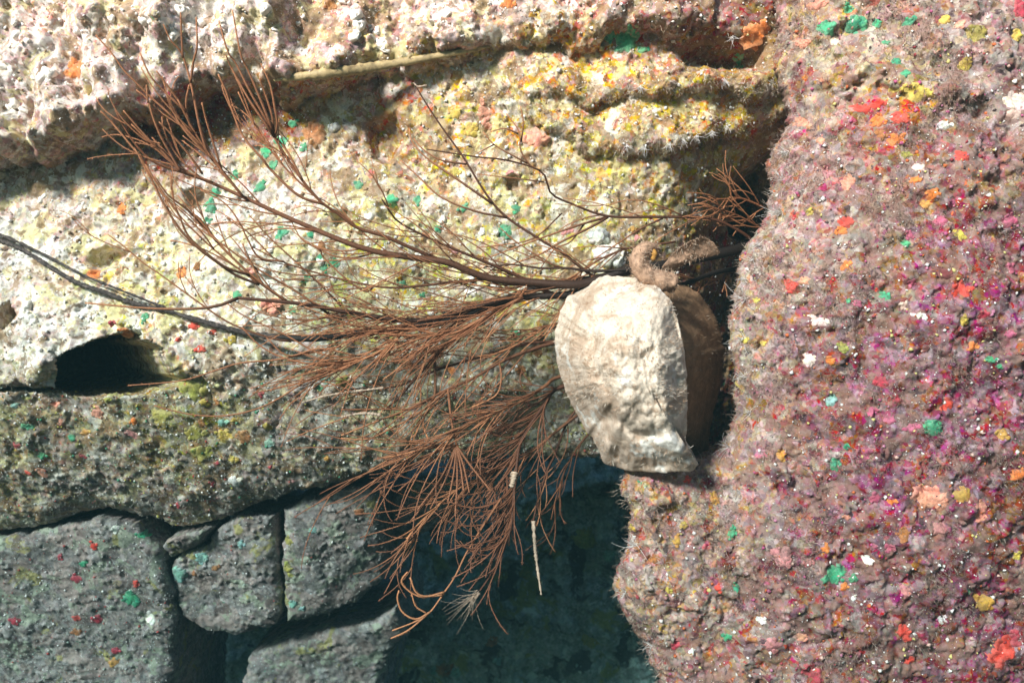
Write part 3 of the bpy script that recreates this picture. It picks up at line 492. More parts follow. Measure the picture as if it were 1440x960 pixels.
turf('turf_algae', boulder, 9000, (860, 1180, -10, 970), (5, 13), [(0.46, 0.36, 0.29), (0.54, 0.46, 0.40), (0.36, 0.26, 0.20), (0.40, 0.29, 0.23)], 'pale long fuzz along the left rim of the boulder', m_turf, 12, dens=edge_d, width=0.5, up=0.9, dmin=-4)
rid = lambda X, Y: np.exp(-((Y-np.interp(X, [660, 750, 830, 900, 960, 1100], [95, 120, 130, 128, 118, 118]))/16)**2)+np.exp(-((Y-np.interp(X, [720, 780, 830, 880, 940, 1000, 1100], [135, 170, 188, 206, 196, 182, 150]))/20)**2)+0.08
turf('turf_algae', wall, 9000, (660, 1110, 20, 330), (4, 10), [(0.55, 0.45, 0.36), (0.66, 0.60, 0.52), (0.50, 0.38, 0.24), (0.42, 0.32, 0.24)], 'tan fuzz hanging from the yellowish ridges', m_turf, 13, dens=rid, width=0.5, dmin=4)
turf('turf_algae', wall, 9000, (-10, 880, 480, 745), (3, 7), [(0.34, 0.32, 0.28), (0.42, 0.40, 0.34), (0.28, 0.25, 0.22), (0.46, 0.44, 0.40)], 'short grey turf on the slab above the cracks', m_turf, 14, width=0.6, dens=lambda X, Y: sstep(500, 590, Y), dmin=0)
turf('turf_algae', wall, 7000, (-10, 700, -10, 480), (2.5, 7), [(0.70, 0.62, 0.52), (0.62, 0.52, 0.42), (0.45, 0.33, 0.22), (0.78, 0.74, 0.68)], 'sparse cream fuzz on the bright wall', m_turf, 15, width=0.5, dens=lambda X, Y: sstep(0.0, 0.25, fbm(X, Y, 40, 3, 9.9)), dmin=4)
for k, n in (('A', 5000), ('B', 2200), ('C', 2400), ('D', 2000)):
    turf('turf_algae', blk[k], n, (-10, 580, 680, 970), (3, 7), [(0.28, 0.27, 0.25), (0.36, 0.35, 0.32), (0.22, 0.21, 0.20), (0.33, 0.36, 0.30)], {'A': 'short grey turf on the left rock block', 'B': 'short grey turf on the middle rock block', 'C': 'short greenish turf on the block under the coral', 'D': 'short dim turf on the lowest rock block'}[k], m_turf, 20+ord(k), width=0.6, dmin=0)

m_grain = soft_mat('pale_grain', (0.80, 0.80, 0.78), rough=0.25, var=0.15)
def grains(layer, n, box, size, label, seed, cols, dens=None):
    PX, PY, u, v, y = px_sample(layer, n, *box, dens=dens, seed=seed); n = len(u); r = np.random.default_rng(seed)
    oc = np.array([(1, 0, 0), (-1, 0, 0), (0, 1, 0), (0, -1, 0), (0, 0, 1), (0, 0, -1)], float)
    R = r.normal(size=(n, 3, 3)); R, _ = np.linalg.qr(R); S = r.uniform(0.4, 1.3, (n, 1, 3))*(size[0]+(size[1]-size[0])*r.random(n)**3)[:, None, None]
    co = (oc[None]*S)@R + np.stack([u-720, y-0.8, 480-v], 1)[:, None]
    F = np.array([(0, 2, 4), (2, 1, 4), (1, 3, 4), (3, 0, 4), (2, 0, 5), (1, 2, 5), (3, 1, 5), (0, 3, 5)])
    C = np.array(cols)[r.integers(0, len(cols), n)]
    o = mesh_np('sand_grains', co.reshape(-1, 3)/1000, (np.arange(n)[:, None, None]*6+F[None]).reshape(-1, 3), m_gr, smooth=True, attrs={'tint': np.repeat(C, 6, 0)})
    tag(o, label, 'sand', kind='stuff')
m_gr = soft_mat('coloured_grain', (0, 0, 0), attr=True, rough=0.3, var=0.2)
WH = [(0.82, 0.80, 0.76), (0.75, 0.72, 0.70), (0.66, 0.62, 0.58)]
MIX = WH+[(0.60, 0.52, 0.20), (0.45, 0.10, 0.22), (0.55, 0.14, 0.05), (0.08, 0.05, 0.05), (0.62, 0.40, 0.34), (0.30, 0.05, 0.06), (0.5, 0.2, 0.3)]
grains(boulder, 3400, (860, 1450, -10, 970), (0.8, 3.6), 'white and coloured grit caught in the boulder turf', 31, MIX)
grains(wall, 4600, (-10, 1100, -10, 560), (0.8, 4.2), 'pale grit and shell bits stuck on the wall', 32, WH+WH+[(0.66, 0.58, 0.28), (0.25, 0.16, 0.09), (0.40, 0.26, 0.16), (0.6, 0.5, 0.36)])
grains(wall, 2000, (-10, 880, 540, 745), (0.8, 2.8), 'scattered grit on the grey slab', 33, WH+[(0.40, 0.44, 0.36), (0.45, 0.08, 0.06), (0.08, 0.28, 0.16), (0.5, 0.45, 0.1)])
for k, n, lb in (('A', 700, 'grit specks on the left rock block'), ('B', 250, 'grit specks on the middle rock block'), ('C', 250, 'grit specks on the greenish rock block')):
    grains(blk[k], n, (-10, 560, 680, 970), (0.8, 2.6), lb, 40+ord(k), WH+[(0.35, 0.42, 0.36), (0.40, 0.07, 0.06), (0.3, 0.3, 0.28)])
grains(far, 900, (540, 940, 650, 970), (1.5, 5.5), 'dim pale specks on the far cave wall', 36, [(0.35, 0.5, 0.46), (0.25, 0.36, 0.32), (0.5, 0.55, 0.5)])

# ------------------------------------------------------------------ tubes
def catmull(P, n):
    P = np.array(P, float)
    if len(P) == 2: P = np.array([P[0], P[0]*0.67+P[1]*0.33, P[0]*0.33+P[1]*0.67, P[1]])
    seg = np.linalg.norm(np.diff(P, axis=0), axis=1); t = np.concatenate([[0], np.cumsum(seg)]); tt = np.linspace(0, t[-1], n)
    Q = np.concatenate([[2*P[0]-P[1]], P, [2*P[-1]-P[-2]]]); i = np.clip(np.searchsorted(t, tt, 'right')-1, 0, len(P)-2)
    f = ((tt-t[i])/np.maximum(seg[i], 1e-9))[:, None]; a, b, c, d = Q[i], Q[i+1], Q[i+2], Q[i+3]
    return 0.5*(2*b+(c-a)*f+(2*a-5*b+4*c-d)*f*f+(3*b-a-3*c+d)*f**3)
def world_pts(P):
    P = np.array(P, float); s = (D+P[:, 2])/D
    return np.stack([(P[:, 0]-720)*s, P[:, 2], -(P[:, 1]-480)*s], 1)          # millimetres
def frames(C):
    T = np.gradient(C, axis=0); T /= np.linalg.norm(T, axis=1)[:, None]+1e-9
    A = np.cross(T, np.array([0.13, 1.0, 0.21])); A /= np.linalg.norm(A, axis=1)[:, None]+1e-9
    return T, A, np.cross(T, A)
fine = dict(co=[], q=[], t=[], c=[], n=0)
def tube(name, C, r0, r1, mat, parent=None, sides=5, c0=None, c1=None, polyps=0.0, seed=0, flat=1.0, rad=None, knob=0.0, collect=False):
    n = len(C); T, A, B = frames(C); r = np.random.default_rng(seed)
    R = np.linspace(r0, r1, n) if rad is None else np.interp(np.linspace(0, 1, n), np.linspace(0, 1, len(rad)), rad)
    if knob: R = R*(1+knob*r.normal(size=n))
    a = np.arange(sides)/sides*2*np.pi
    ring = C[:, None]+R[:, None, None]*(np.cos(a)[None, :, None]*A[:, None]+flat*np.sin(a)[None, :, None]*B[:, None])
    if sides > 10: ring = ring+(fbm(ring[..., 0]*2+ring[..., 1], ring[..., 2]*2-ring[..., 1], 26, 4, 2.0, 0.6)*9)[..., None]*(ring-C[:, None])/np.maximum(R, 1)[:, None, None]*0.6
    co = ring.reshape(-1, 3); i = np.arange(n-1)[:, None]*sides; j = np.arange(sides)[None]
    q = np.stack([i+j, i+(j+1) % sides, i+sides+(j+1) % sides, i+sides+j], -1).reshape(-1, 4)
    co = np.concatenate([co, [C[0], C[-1]+T[-1]*R[-1]]]); e = n*sides
    tr = [np.stack([np.full(sides, e), (np.arange(sides)+1) % sides, np.arange(sides)], 1), np.stack([np.full(sides, e+1), (n-1)*sides+np.arange(sides), (n-1)*sides+(np.arange(sides)+1) % sides], 1)]
    tcol = np.concatenate([np.repeat(np.linspace(0, 1, n), sides), [0, 1]])
    if polyps:
        L = np.linalg.norm(np.diff(C, axis=0), axis=1).sum(); m = int(L/1.5); ts = (np.arange(m)+r.random(m))/max(m, 1); ts = ts[ts > 0.25]; m = len(ts)
        if m:
            k = np.minimum((ts*(n-1)).astype(int), n-2); f = (ts*(n-1)-k)[:, None]; P = C[k]*(1-f)+C[k+1]*f
            an = r.uniform(0, 2*np.pi, m)[:, None]; out = np.cos(an)*A[k]+np.sin(an)*B[k]
            ln = (polyps*r.uniform(0.6, 1.2, m))[:, None]; tip = P+out*(ln+R[k][:, None])+T[k]*ln*0.5
            s0 = len(co); co = np.concatenate([co, np.stack([P-T[k]*0.35, P+T[k]*0.35, tip], 1).reshape(-1, 3)])
            tr.append(s0+np.arange(m*3).reshape(-1, 3)); tcol = np.concatenate([tcol, np.repeat(ts, 3)])
    attrs = {'tint': np.array(c0)*(1-tcol[:, None])+np.array(c1)*tcol[:, None]} if c0 is not None else None
    if collect:
        fine['co'].append(co/1000); fine['q'].append(q+fine['n']); fine['t'].append(np.concatenate(tr)+fine['n']); fine['c'].append(attrs['tint']); fine['n'] += len(co); return None
    return mesh_np(name, co/1000, [q, np.concatenate(tr)], mat, parent, attrs=attrs)

# ------------------------------------------------------------------ black coral: stem, branches, twigs
m_coral = soft_mat('black_coral_skeleton', (0, 0, 0), attr=True, rough=0.5, var=0.25, scale=300)
BLK_C = (0.018, 0.012, 0.010); DK = (0.085, 0.030, 0.014); ORG = (0.50, 0.215, 0.10); MIDC = (0.26, 0.10, 0.045)
coral = bpy.data.objects.new('black_coral', None); col.objects.link(coral); coral.location = W(*uv_at(1040, 352, 60), 60)
tag(coral, 'bushy rust brown black coral growing from a long dark stem behind the shell', 'coral')
inv = coral.matrix_world.inverted()
def adopt(o, p=None):
    o.parent = p or coral
    if p is None: o.location = tuple(-x for x in coral.location)
    return o
cr = random.Random(21); seedc = [100]
def lin(P, y0, y1):
    n = len(P); return [(a, b, y0+(y1-y0)*(i/(n-1))**1.0) for i, (a, b) in enumerate(P)]
def branch(P, y0, y1, r0, r1, c0, c1, nt=0, tl=(60, 120), tang=(14, 34), polyps=0.9, subs=(), tspan=(0.25, 0.95), tr=(0.95, 0.55), name='branch', bend=0.5, side=0.5, tip=ORG):
    C = catmull(world_pts(lin(P, y0, y1)), max(10, int(len(P)*4))); seedc[0] += 1
    b = adopt(tube(name, C, r0, r1, m_coral, None, 6, c0, c1, polyps if r1 < 1.6 else 0.0, seedc[0]))
    for (SP, sy0, sy1, s0, s1) in subs:
        s0 *= 1.3; s1 *= 1.2
        SC = catmull(world_pts(lin(SP, sy0, sy1)), max(12, len(SP)*4)); seedc[0] += 1
        adopt(tube('twig', SC, s0, s1, m_coral, None, 5, tuple(c1[i]*0.7 for i in range(3)), tip, 1.9, seedc[0]), b)
    Tn = np.gradient(C, axis=0); Tn /= np.linalg.norm(Tn, axis=1)[:, None]
    def shoot(p, d, L, ang, r0_, r1_, cs, solo):
        m = 13; pts = [p]; dx, dz = d[0]*math.cos(ang)-d[2]*math.sin(ang), d[0]*math.sin(ang)+d[2]*math.cos(ang); dy = d[1]+cr.uniform(-0.35, 0.15)
        back = -ang*bend/(m-1)*cr.uniform(0.3, 1.7)+math.radians(cr.uniform(-3.4, 3.4)); jerk = math.radians(cr.uniform(-0.5, 0.5))
        for s_ in range(m-1):
            pts.append(pts[-1]+np.array([dx, dy, dz])/math.sqrt(dx*dx+dy*dy+dz*dz)*L/(m-1)); a_ = back+jerk*s_+math.radians(cr.uniform(-2.5, 2.5))
            dx, dz = dx*math.cos(a_)-dz*math.sin(a_), dx*math.sin(a_)+dz*math.cos(a_); dy *= 0.9
        seedc[0] += 1; k_ = cr.uniform(0.65, 1.15); pts = np.array(pts)
        o = tube('twig', pts, r0_, r1_, m_coral, None, 4, cs, tuple(x*k_ for x in tip), polyps*1.3, seedc[0], collect=not solo)
        if solo: adopt(o, b)
        return pts
    for k in range(nt):
        t = tspan[0]+(tspan[1]-tspan[0])*(k+cr.random())/nt; i = min(int(t*(len(C)-1)), len(C)-2)
        sgn = 1 if cr.random() < side else -1; ang = math.radians(cr.uniform(*tang))*sgn; L = cr.uniform(*tl); cc = c1 if t > 0.4 else c0
        solo = k % 3 == 0; cs = tuple(0.65*x+0.35*y for x, y in zip(cc, MIDC))
        pts = shoot(C[i].copy(), Tn[i].copy(), L, ang, tr[0]*cr.uniform(0.75, 1.15), tr[1], cs, solo)
        for h_ in range(cr.choice((0, 1, 1, 2))):
            q_ = cr.randint(3, 8); dv = pts[q_+1]-pts[q_-1]; dv /= np.linalg.norm(dv)
            shoot(pts[q_].copy(), dv, L*cr.uniform(0.35, 0.65), math.radians(cr.uniform(12, 34))*cr.choice((1, -1)), tr[0]*0.7, tr[1]*0.8, tuple(0.5*(x+y) for x, y in zip(cs, tip)), False)
    return b
# the long stem, its left part crusted where it lies along the wall
stem = [(1075, 340), (1010, 357), (935, 372), (890, 379), (835, 393), (765, 402), (735, 412), (690, 430), (640, 447), (575, 460), (500, 469), (440, 476), (390, 474)]
C = catmull(world_pts([(a, b, y) for (a, b), y in zip(stem, [70, 10, -30, -45, -50, -50, -48, -45, -42, -40, -38, -36, -34])]), 70)
adopt(tube('stem', C, 7.5, 4.5, m_coral, None, 9, BLK_C, BLK_C, 0, 1, knob=0.05))
m_crust = soft_mat('crusted_stem', (0.12, 0.095, 0.085), rough=0.8, var=0.6, scale=140, dark=(0.012, 0.009, 0.009), darkthr=0.40)
ls = [(-40, 320), (0, 338), (30, 350), (70, 375), (110, 398), (150, 412), (190, 427), (235, 437), (265, 446), (300, 456), (345, 468), (390, 474)]
def lie(P, off): return [(a, b, wall.hit(a, b)[2]-off) for a, b in P]
def smooth_y(P, k=2):
    P = [list(p) for p in P]
    for _ in range(k):
        ys = [p[2] for p in P]
        for i in range(1, len(P)-1): P[i][2] = min(ys[i], (ys[i-1]+ys[i]+ys[i+1])/3)
    return P
lsP = smooth_y(lie(ls, 9)); lsP[-1][2] = -34
adopt(tube('encrusted_stem', catmull(world_pts(lsP), 130), 3.1, 3.6, m_crust, None, 8, knob=0.22, seed=4))
adopt(tube('encrusted_stem', catmull(world_pts(smooth_y(lie([(-20, 322), (20, 338), (70, 362), (120, 388), (160, 404), (200, 420), (232, 433)], 16))), 60), 2.4, 1.8, m_crust, None, 6, knob=0.25, seed=5))
# upper main branch with the tall fans
branch([(890, 376), (835, 395), (800, 400), (735, 396), (692, 392), (660, 382), (630, 369), (580, 362), (530, 354), (485, 340), (407, 307), (342, 277), (292, 255), (255, 242), (232, 235), (212, 225), (192, 205), (175, 180), (162, 155)], -60, -235, 6.5, 0.9, BLK_C, MIDC, 22, (80, 150), tang=(8, 30), tspan=(0.1, 0.75), side=0.6, subs=[
  ([(342, 277), (312, 240), (292, 217), (270, 192), (240, 162), (212, 137), (195, 120), (175, 100), (157, 75), (135, 50)], -175, -250, 1.5, 0.7),
  ([(300, 226), (290, 210), (280, 175), (270, 125), (260, 87), (252, 70), (240, 57), (230, 35)], -190, -250, 1.6, 0.7),
  ([(268, 117), (272, 87), (277, 65), (276, 25)], -225, -250, 1.3, 0.7), ([(257, 82), (255, 45), (254, 18)], -238, -255, 1.1, 0.7),
  ([(312, 240), (300, 202), (290, 170), (284, 145)], -185, -215, 1.2, 0.7), ([(270, 190), (262, 160), (250, 147), (227, 125), (210, 105), (197, 75)], -205, -245, 1.3, 0.7),
  ([(262, 158), (240, 127), (220, 100)], -215, -240, 1.2, 0.7), ([(262, 158), (262, 140), (266, 120)], -212, -225, 1.2, 0.8),
  ([(253, 241), (227, 212), (210, 197), (190, 175), (174, 156)], -205, -240, 1.3, 0.7), ([(254, 242), (237, 212), (225, 190), (215, 165), (207, 140), (192, 127)], -205, -240, 1.3, 0.7),
  ([(208, 145), (206, 120)], -235, -240, 1.0, 0.7), ([(285, 245), (265, 217), (242, 190), (224, 172)], -195, -230, 1.2, 0.7), ([(212, 199), (225, 202)], -225, -222, 0.9, 0.8)])
branch([(630, 369), (605, 360), (570, 345), (540, 332), (502, 320), (475, 300), (455, 287), (430, 260), (402, 220), (385, 192)], -105, -195, 2.6, 1.5, DK, MIDC, 5, (50, 100), subs=[
  ([(385, 192), (377, 180), (350, 140), (325, 95), (318, 78)], -195, -240, 1.4, 0.7), ([(384, 190), (375, 170), (352, 130), (332, 90), (320, 72), (308, 30)], -195, -250, 1.4, 0.7), ([(384, 188), (380, 175), (362, 130), (347, 95), (338, 75), (327, 15)], -195, -250, 1.4, 0.7),
  ([(385, 190), (383, 165), (372, 130), (365, 110)], -195, -230, 1.3, 0.7), ([(386, 192), (390, 175), (386, 150), (380, 120), (367, 90)], -195, -230, 1.4, 0.7), ([(425, 253), (405, 215), (390, 195)], -178, -190, 1.4, 1.0),
  ([(455, 287), (420, 275), (382, 240), (370, 225), (342, 192), (327, 157), (317, 127), (307, 105)], -165, -225, 1.5, 0.8)])
branch([(780, 416), (752, 400), (715, 382), (665, 361), (615, 340), (565, 315), (550, 300), (537, 280)], -70, -150, 2.6, 1.0, DK, DK, 6, (60, 110))
branch([(835, 400), (800, 414), (735, 417), (690, 425), (652, 437), (615, 447), (577, 451), (540, 447), (490, 439), (440, 430), (405, 425), (335, 419)], -62, -150, 5.2, 2.0, BLK_C, DK, 44, (80, 170), tang=(8, 34), subs=[
  ([(335, 419), (295, 432), (220, 434), (120, 426)], -150, -165, 1.8, 0.8), ([(405, 425), (365, 397), (335, 370), (305, 340), (280, 306), (270, 303)], -138, -180, 1.6, 0.8),
  ([(477, 452), (420, 412), (382, 390), (345, 367), (315, 345), (270, 315)], -120, -185, 1.4, 0.7), ([(365, 400), (332, 387), (300, 365), (280, 350), (255, 325), (232, 290), (212, 250), (202, 227), (182, 202), (157, 172), (142, 157)], -150, -240, 1.5, 0.9),
  ([(352, 387), (320, 377), (295, 360), (265, 332), (250, 300), (225, 265), (205, 232)], -155, -230, 1.4, 0.8), ([(305, 340), (280, 312), (260, 292), (237, 275), (217, 248)], -165, -225, 1.3, 0.8), ([(480, 430), (440, 390), (407, 360), (377, 332), (350, 302)], -120, -170, 1.1, 0.6)], tspan=(0.12, 0.75))
branch([(692, 392), (640, 396), (590, 402), (540, 404), (477, 392), (440, 382), (420, 376), (390, 365), (355, 347)], -85, -160, 2.0, 0.8, DK, MIDC, 8, (60, 120), subs=[
  ([(525, 403), (515, 410), (490, 395), (455, 362), (450, 352), (425, 337), (410, 312)], -110, -150, 1.0, 0.6), ([(530, 354), (500, 362), (470, 360), (440, 345)], -118, -140, 1.1, 0.7), ([(400, 368), (365, 362), (350, 340), (335, 310), (315, 285), (282, 267)], -150, -190, 1.1, 0.6)])
branch([(410, 480), (380, 475), (325, 455), (275, 422), (227, 387), (202, 370), (175, 347), (152, 330)], -60, -110, 1.6, 0.8, DK, ORG, 3, (40, 80))
for P_, y0_, y1_ in (([(455, 287), (400, 235), (360, 180), (335, 130)], -165, -215), ([(342, 277), (300, 225), (270, 180), (250, 140)], -175, -230), ([(365, 400), (300, 350), (250, 300), (215, 250), (190, 210)], -150, -225), ([(405, 425), (340, 375), (290, 320), (250, 275)], -140, -200), ([(300, 257), (250, 235), (215, 205), (185, 175)], -185, -230)):
    branch(P_, y0_, y1_, 1.3, 0.8, MIDC, ORG, 5, (50, 100), tang=(5, 22), polyps=1.8, tspan=(0.1, 0.8), tr=(1.0, 0.7))
# feathered mass hanging under the stem
branch([(735, 417), (680, 447), (630, 470), (575, 462), (557, 477), (527, 500), (480, 510), (440, 512)], -90, -140, 2.4, 1.1, MIDC, ORG, 52, (80, 170), tang=(5, 24), tspan=(0.0, 0.85), polyps=1.4, side=0.55, tip=(0.36, 0.14, 0.066), subs=[
  ([(480, 512), (455, 514), (405, 505), (367, 487), (340, 460)], -130, -150, 1.2, 0.7), ([(480, 487), (430, 497), (387, 506), (340, 510), (305, 520), (255, 535), (180, 542)], -130, -170, 1.2, 0.6), ([(480, 505), (455, 522), (420, 542), (392, 560), (360, 575), (320, 584), (280, 584), (242, 577), (217, 570)], -135, -190, 1.0, 0.6),
  ([(480, 515), (430, 535), (380, 548), (355, 552)], -130, -150, 1.0, 0.6), ([(500, 500), (450, 490), (405, 500), (375, 475)], -130, -150, 1.2, 0.7), ([(560, 480), (500, 500), (450, 497), (400, 470), (345, 445), (320, 427)], -120, -160, 1.1, 0.6)])
branch([(700, 436), (660, 462), (625, 485), (611, 502), (580, 537), (560, 560), (540, 577)], -80, -110, 2.4, 1.2, DK, DK, 3, (50, 90), subs=[([(611, 502), (612, 535), (610, 560), (595, 592), (602, 617)], -90, -105, 1.6, 1.0)])
# lower fan: tips darkened, the light's fall-off put into their colour
branch([(830, 478), (780, 480), (735, 484), (677, 501), (615, 520), (570, 539), (547, 545), (510, 546), (480, 548)], -40, -110, 2.4, 1.0, DK, DK, 8, (60, 120), tang=(8, 30))
branch([(830, 476), (780, 482), (740, 494), (702, 510), (665, 532), (630, 547), (605, 560), (580, 574), (535, 575), (480, 576)], -45, -130, 3.0, 0.9, DK, MIDC, 14, (70, 140), tang=(10, 34), subs=[
  ([(605, 560), (562, 580), (535, 590), (480, 612)], -105, -135, 1.3, 0.7), ([(628, 549), (590, 580), (550, 602), (517, 617), (480, 616)], -100, -140, 1.3, 0.7), ([(702, 510), (705, 530), (698, 555), (665, 572)], -80, -100, 1.1, 0.8)])
star = branch([(630, 547), (632, 567), (635, 592), (642, 626)], -100, -115, 1.8, 1.3, MIDC, MIDC, 0, tip=(0.30, 0.12, 0.06), subs=[([(642, 626), (a, (626+b)/2+k), (a2, b)], -115, -140, 1.2, 0.8) for a, a2, b, k in
  ((620, 587, 717, 0), (628, 605, 715, 0), (638, 630, 705, 0), (648, 652, 690, 0), (652, 660, 692, -4), (600, 555, 672, -8), (590, 520, 660, -10), (660, 690, 690, -6), (615, 575, 735, 4), (643, 640, 725, 0), (605, 560, 690, -6), (595, 540, 645, -8))])
branch([(835, 515), (780, 532), (770, 540), (740, 560), (705, 577), (667, 592), (642, 605), (620, 620), (580, 635), (530, 645)], -45, -150, 2.8, 0.9, DK, ORG, 38, (70, 150), tang=(6, 32), side=0.6, bend=-0.5, tip=(0.25, 0.10, 0.055))
branch([(840, 530), (782, 547), (767, 567), (747, 595), (732, 622), (727, 650), (725, 675), (722, 697), (720, 730), (716, 750), (706, 778), (692, 805), (675, 830)], -40, -150, 3.4, 1.0, DK, DK, 54, (60, 125), tang=(6, 36), tspan=(0.15, 0.8), polyps=1.5, bend=-1.6, tr=(1.0, 0.7), side=0.06, tip=(0.25, 0.10, 0.055))
branch([(840, 545), (800, 590), (780, 640), (770, 660), (757, 700), (750, 732)], -20, -80, 1.8, 1.2, DK, DK, 4, (70, 120))
branch([(830, 570), (790, 600), (740, 640), (690, 665), (640, 690), (590, 735), (572, 757)], -25, -120, 2.2, 0.9, DK, ORG, 36, (60, 130), tang=(6, 32), polyps=1.4, tr=(0.95, 0.65), bend=-0.9, tip=(0.25, 0.10, 0.055))
branch([(838, 600), (815, 625), (795, 660), (782, 700), (775, 730)], 0, -30, 1.6, 0.8, DK, MIDC, 8, (40, 80), tang=(6, 24), tip=(0.25, 0.10, 0.055))
branch([(705, 700), (660, 770), (640, 810), (625, 832), (605, 860), (585, 873), (552, 886)], -130, -150, 1.3, 0.9, MIDC, ORG, 0, subs=[([(605, 860), (585, 870), (566, 860), (559, 842), (561, 830)], -145, -150, 1.2, 0.9), ([(625, 832), (600, 838), (585, 832), (577, 812)], -142, -150, 1.2, 0.9), ([(622, 836), (590, 838), (570, 826), (565, 815), (573, 804)], -142, -152, 1.2, 0.9), ([(600, 864), (575, 885), (550, 897)], -145, -150, 1.1, 0.8), ([(600, 862), (585, 852), (579, 835)], -145, -150, 1.0, 0.8)])
# upper right sprays
branch([(850, 392), (832, 387), (790, 355), (760, 337), (712, 305), (685, 275), (652, 222), (620, 177), (600, 147), (582, 117)], -62, -90, 2.2, 0.9, DK, DK, 0, subs=[([(692, 286), (640, 250), (600, 222), (580, 200), (576, 182)], -78, -88, 1.5, 0.8), ([(712, 306), (665, 296), (620, 277), (590, 250), (562, 224)], -76, -90, 1.3, 0.7), ([(656, 231), (620, 225), (595, 210), (582, 195)], -82, -90, 1.2, 0.7)])
branch([(1060, 340), (1040, 325), (997, 307), (922, 305), (855, 304), (805, 287), (775, 272), (762, 242), (715, 226), (665, 220), (600, 210)], 40, -80, 2.4, 0.8, DK, DK, 4, (60, 120), tspan=(0.1, 0.5), subs=[
  ([(760, 240), (745, 232), (732, 210), (730, 185), (712, 160)], -70, -85, 1.1, 0.6), ([(733, 200), (736, 172), (732, 150)], -76, -85, 1.0, 0.6), ([(729, 188), (710, 181), (690, 185)], -78, -84, 1.0, 0.6), ([(742, 230), (697, 205), (680, 186)], -74, -84, 1.0, 0.6), ([(695, 203), (672, 215)], -80, -84, 0.9, 0.6), ([(765, 256), (727, 251), (672, 245)], -68, -78, 0.8, 0.5),
  ([(855, 305), (822, 314), (760, 335), (690, 361)], -55, -80, 1.5, 0.7), ([(855, 305), (835, 317), (785, 342), (760, 357), (700, 378)], -55, -80, 1.6, 0.7), ([(822, 314), (802, 340), (780, 350), (760, 377)], -60, -75, 1.1, 0.6), ([(932, 307), (900, 322), (865, 345), (827, 370)], -30, -60, 1.1, 0.6), ([(790, 300), (750, 335), (700, 345), (670, 348)], -66, -80, 0.9, 0.6)])
branch([(900, 378), (835, 381), (797, 377), (760, 377), (720, 372), (680, 376)], -66, -90, 2.4, 0.9, BLK_C, DK, 8, (60, 120), tang=(10, 40))
branch([(1075, 292), (1042, 279), (1015, 280), (980, 278)], 80, 20, 1.8, 0.9, MIDC, MIDC, 12, (40, 80), tang=(10, 45), tspan=(0.0, 0.9))
branch([(1070, 320), (1030, 300), (990, 290)], 80, 10, 1.6, 0.9, MIDC, MIDC, 12, (40, 90), tang=(10, 45), tspan=(0.0, 0.9))
branch([(1062, 375), (1010, 382), (972, 396), (950, 402)], 70, 0, 4.5, 3.0, BLK_C, BLK_C, 8, (40, 80), tang=(20, 50))
branch([(950, 340), (880, 350), (830, 372), (800, 392), (760, 396), (700, 410)], -40, -90, 1.6, 0.8, DK, MIDC, 16, (60, 120), tang=(8, 36))
branch([(840, 440), (780, 455), (740, 470), (700, 480)], -45, -70, 1.4, 0.8, DK, MIDC, 14, (50, 110), tang=(8, 36))
o = adopt(mesh_np('fine_twigs', np.concatenate(fine['co']), [np.concatenate(fine['q']), np.concatenate(fine['t'])], m_coral, attrs={'tint': np.concatenate(fine['c'])})); o['kind'] = 'stuff'
# pale hydroid growing on twig ends
m_pale = soft_mat('pale_hydroid', (0.48, 0.36, 0.27), rough=0.7, var=0.3, scale=260)
def fuzzy_rod(name, P, r0, r1, label, n, ln, seed, cat='hydroid'):
    C = catmull(world_pts(P), 50); o = tube(name, C, r0, r1, m_pale, None, 6, knob=0.3, seed=seed, polyps=ln); o.data.name = name
    tag(o, label, cat); return o
fuzzy_rod('hydroid_growth', [(750, 732, -80), (752, 765, -82), (755, 792, -84), (761, 835, -86)], 2.8, 1.3, 'straight pale crusted rod dangling from a thin dark twig', 60, 2.0, 71)
fuzzy_rod('hydroid_growth', [(600, 120, -92), (588, 122, -92), (582, 117, -92)], 1.2, 1.0, 'tiny whitish fuzz on a twig end by the tan band', 20, 1.5, 72)
fuzzy_rod('hydroid_growth', [(540, 545, -135), (500, 550, -138), (460, 556, -140), (424, 566, -142)], 1.6, 0.8, 'pinkish knobbly thread among the lower left twigs', 60, 1.6, 73)
fuzzy_rod('hydroid_growth', [(535, 583, -135), (510, 581, -138), (480, 586, -140)], 2.2, 1.0, 'short pale knobbly rod among the lower left twigs', 60, 1.8, 74)
fuzzy_rod('hydroid_growth', [(724, 664, -120), (722, 674, -124), (720, 682, -124)], 4.5, 3.0, 'pale lump wrapped round a lower coral branch', 20, 2.0, 75)
hc = []
for k in range(26):
    t = cr.random(); x, y_ = 668-38*t, 838+34*t; hc.append(((x+cr.uniform(-5, 5), y_+cr.uniform(-5, 5)), cr.uniform(-0.3, 0.5)))
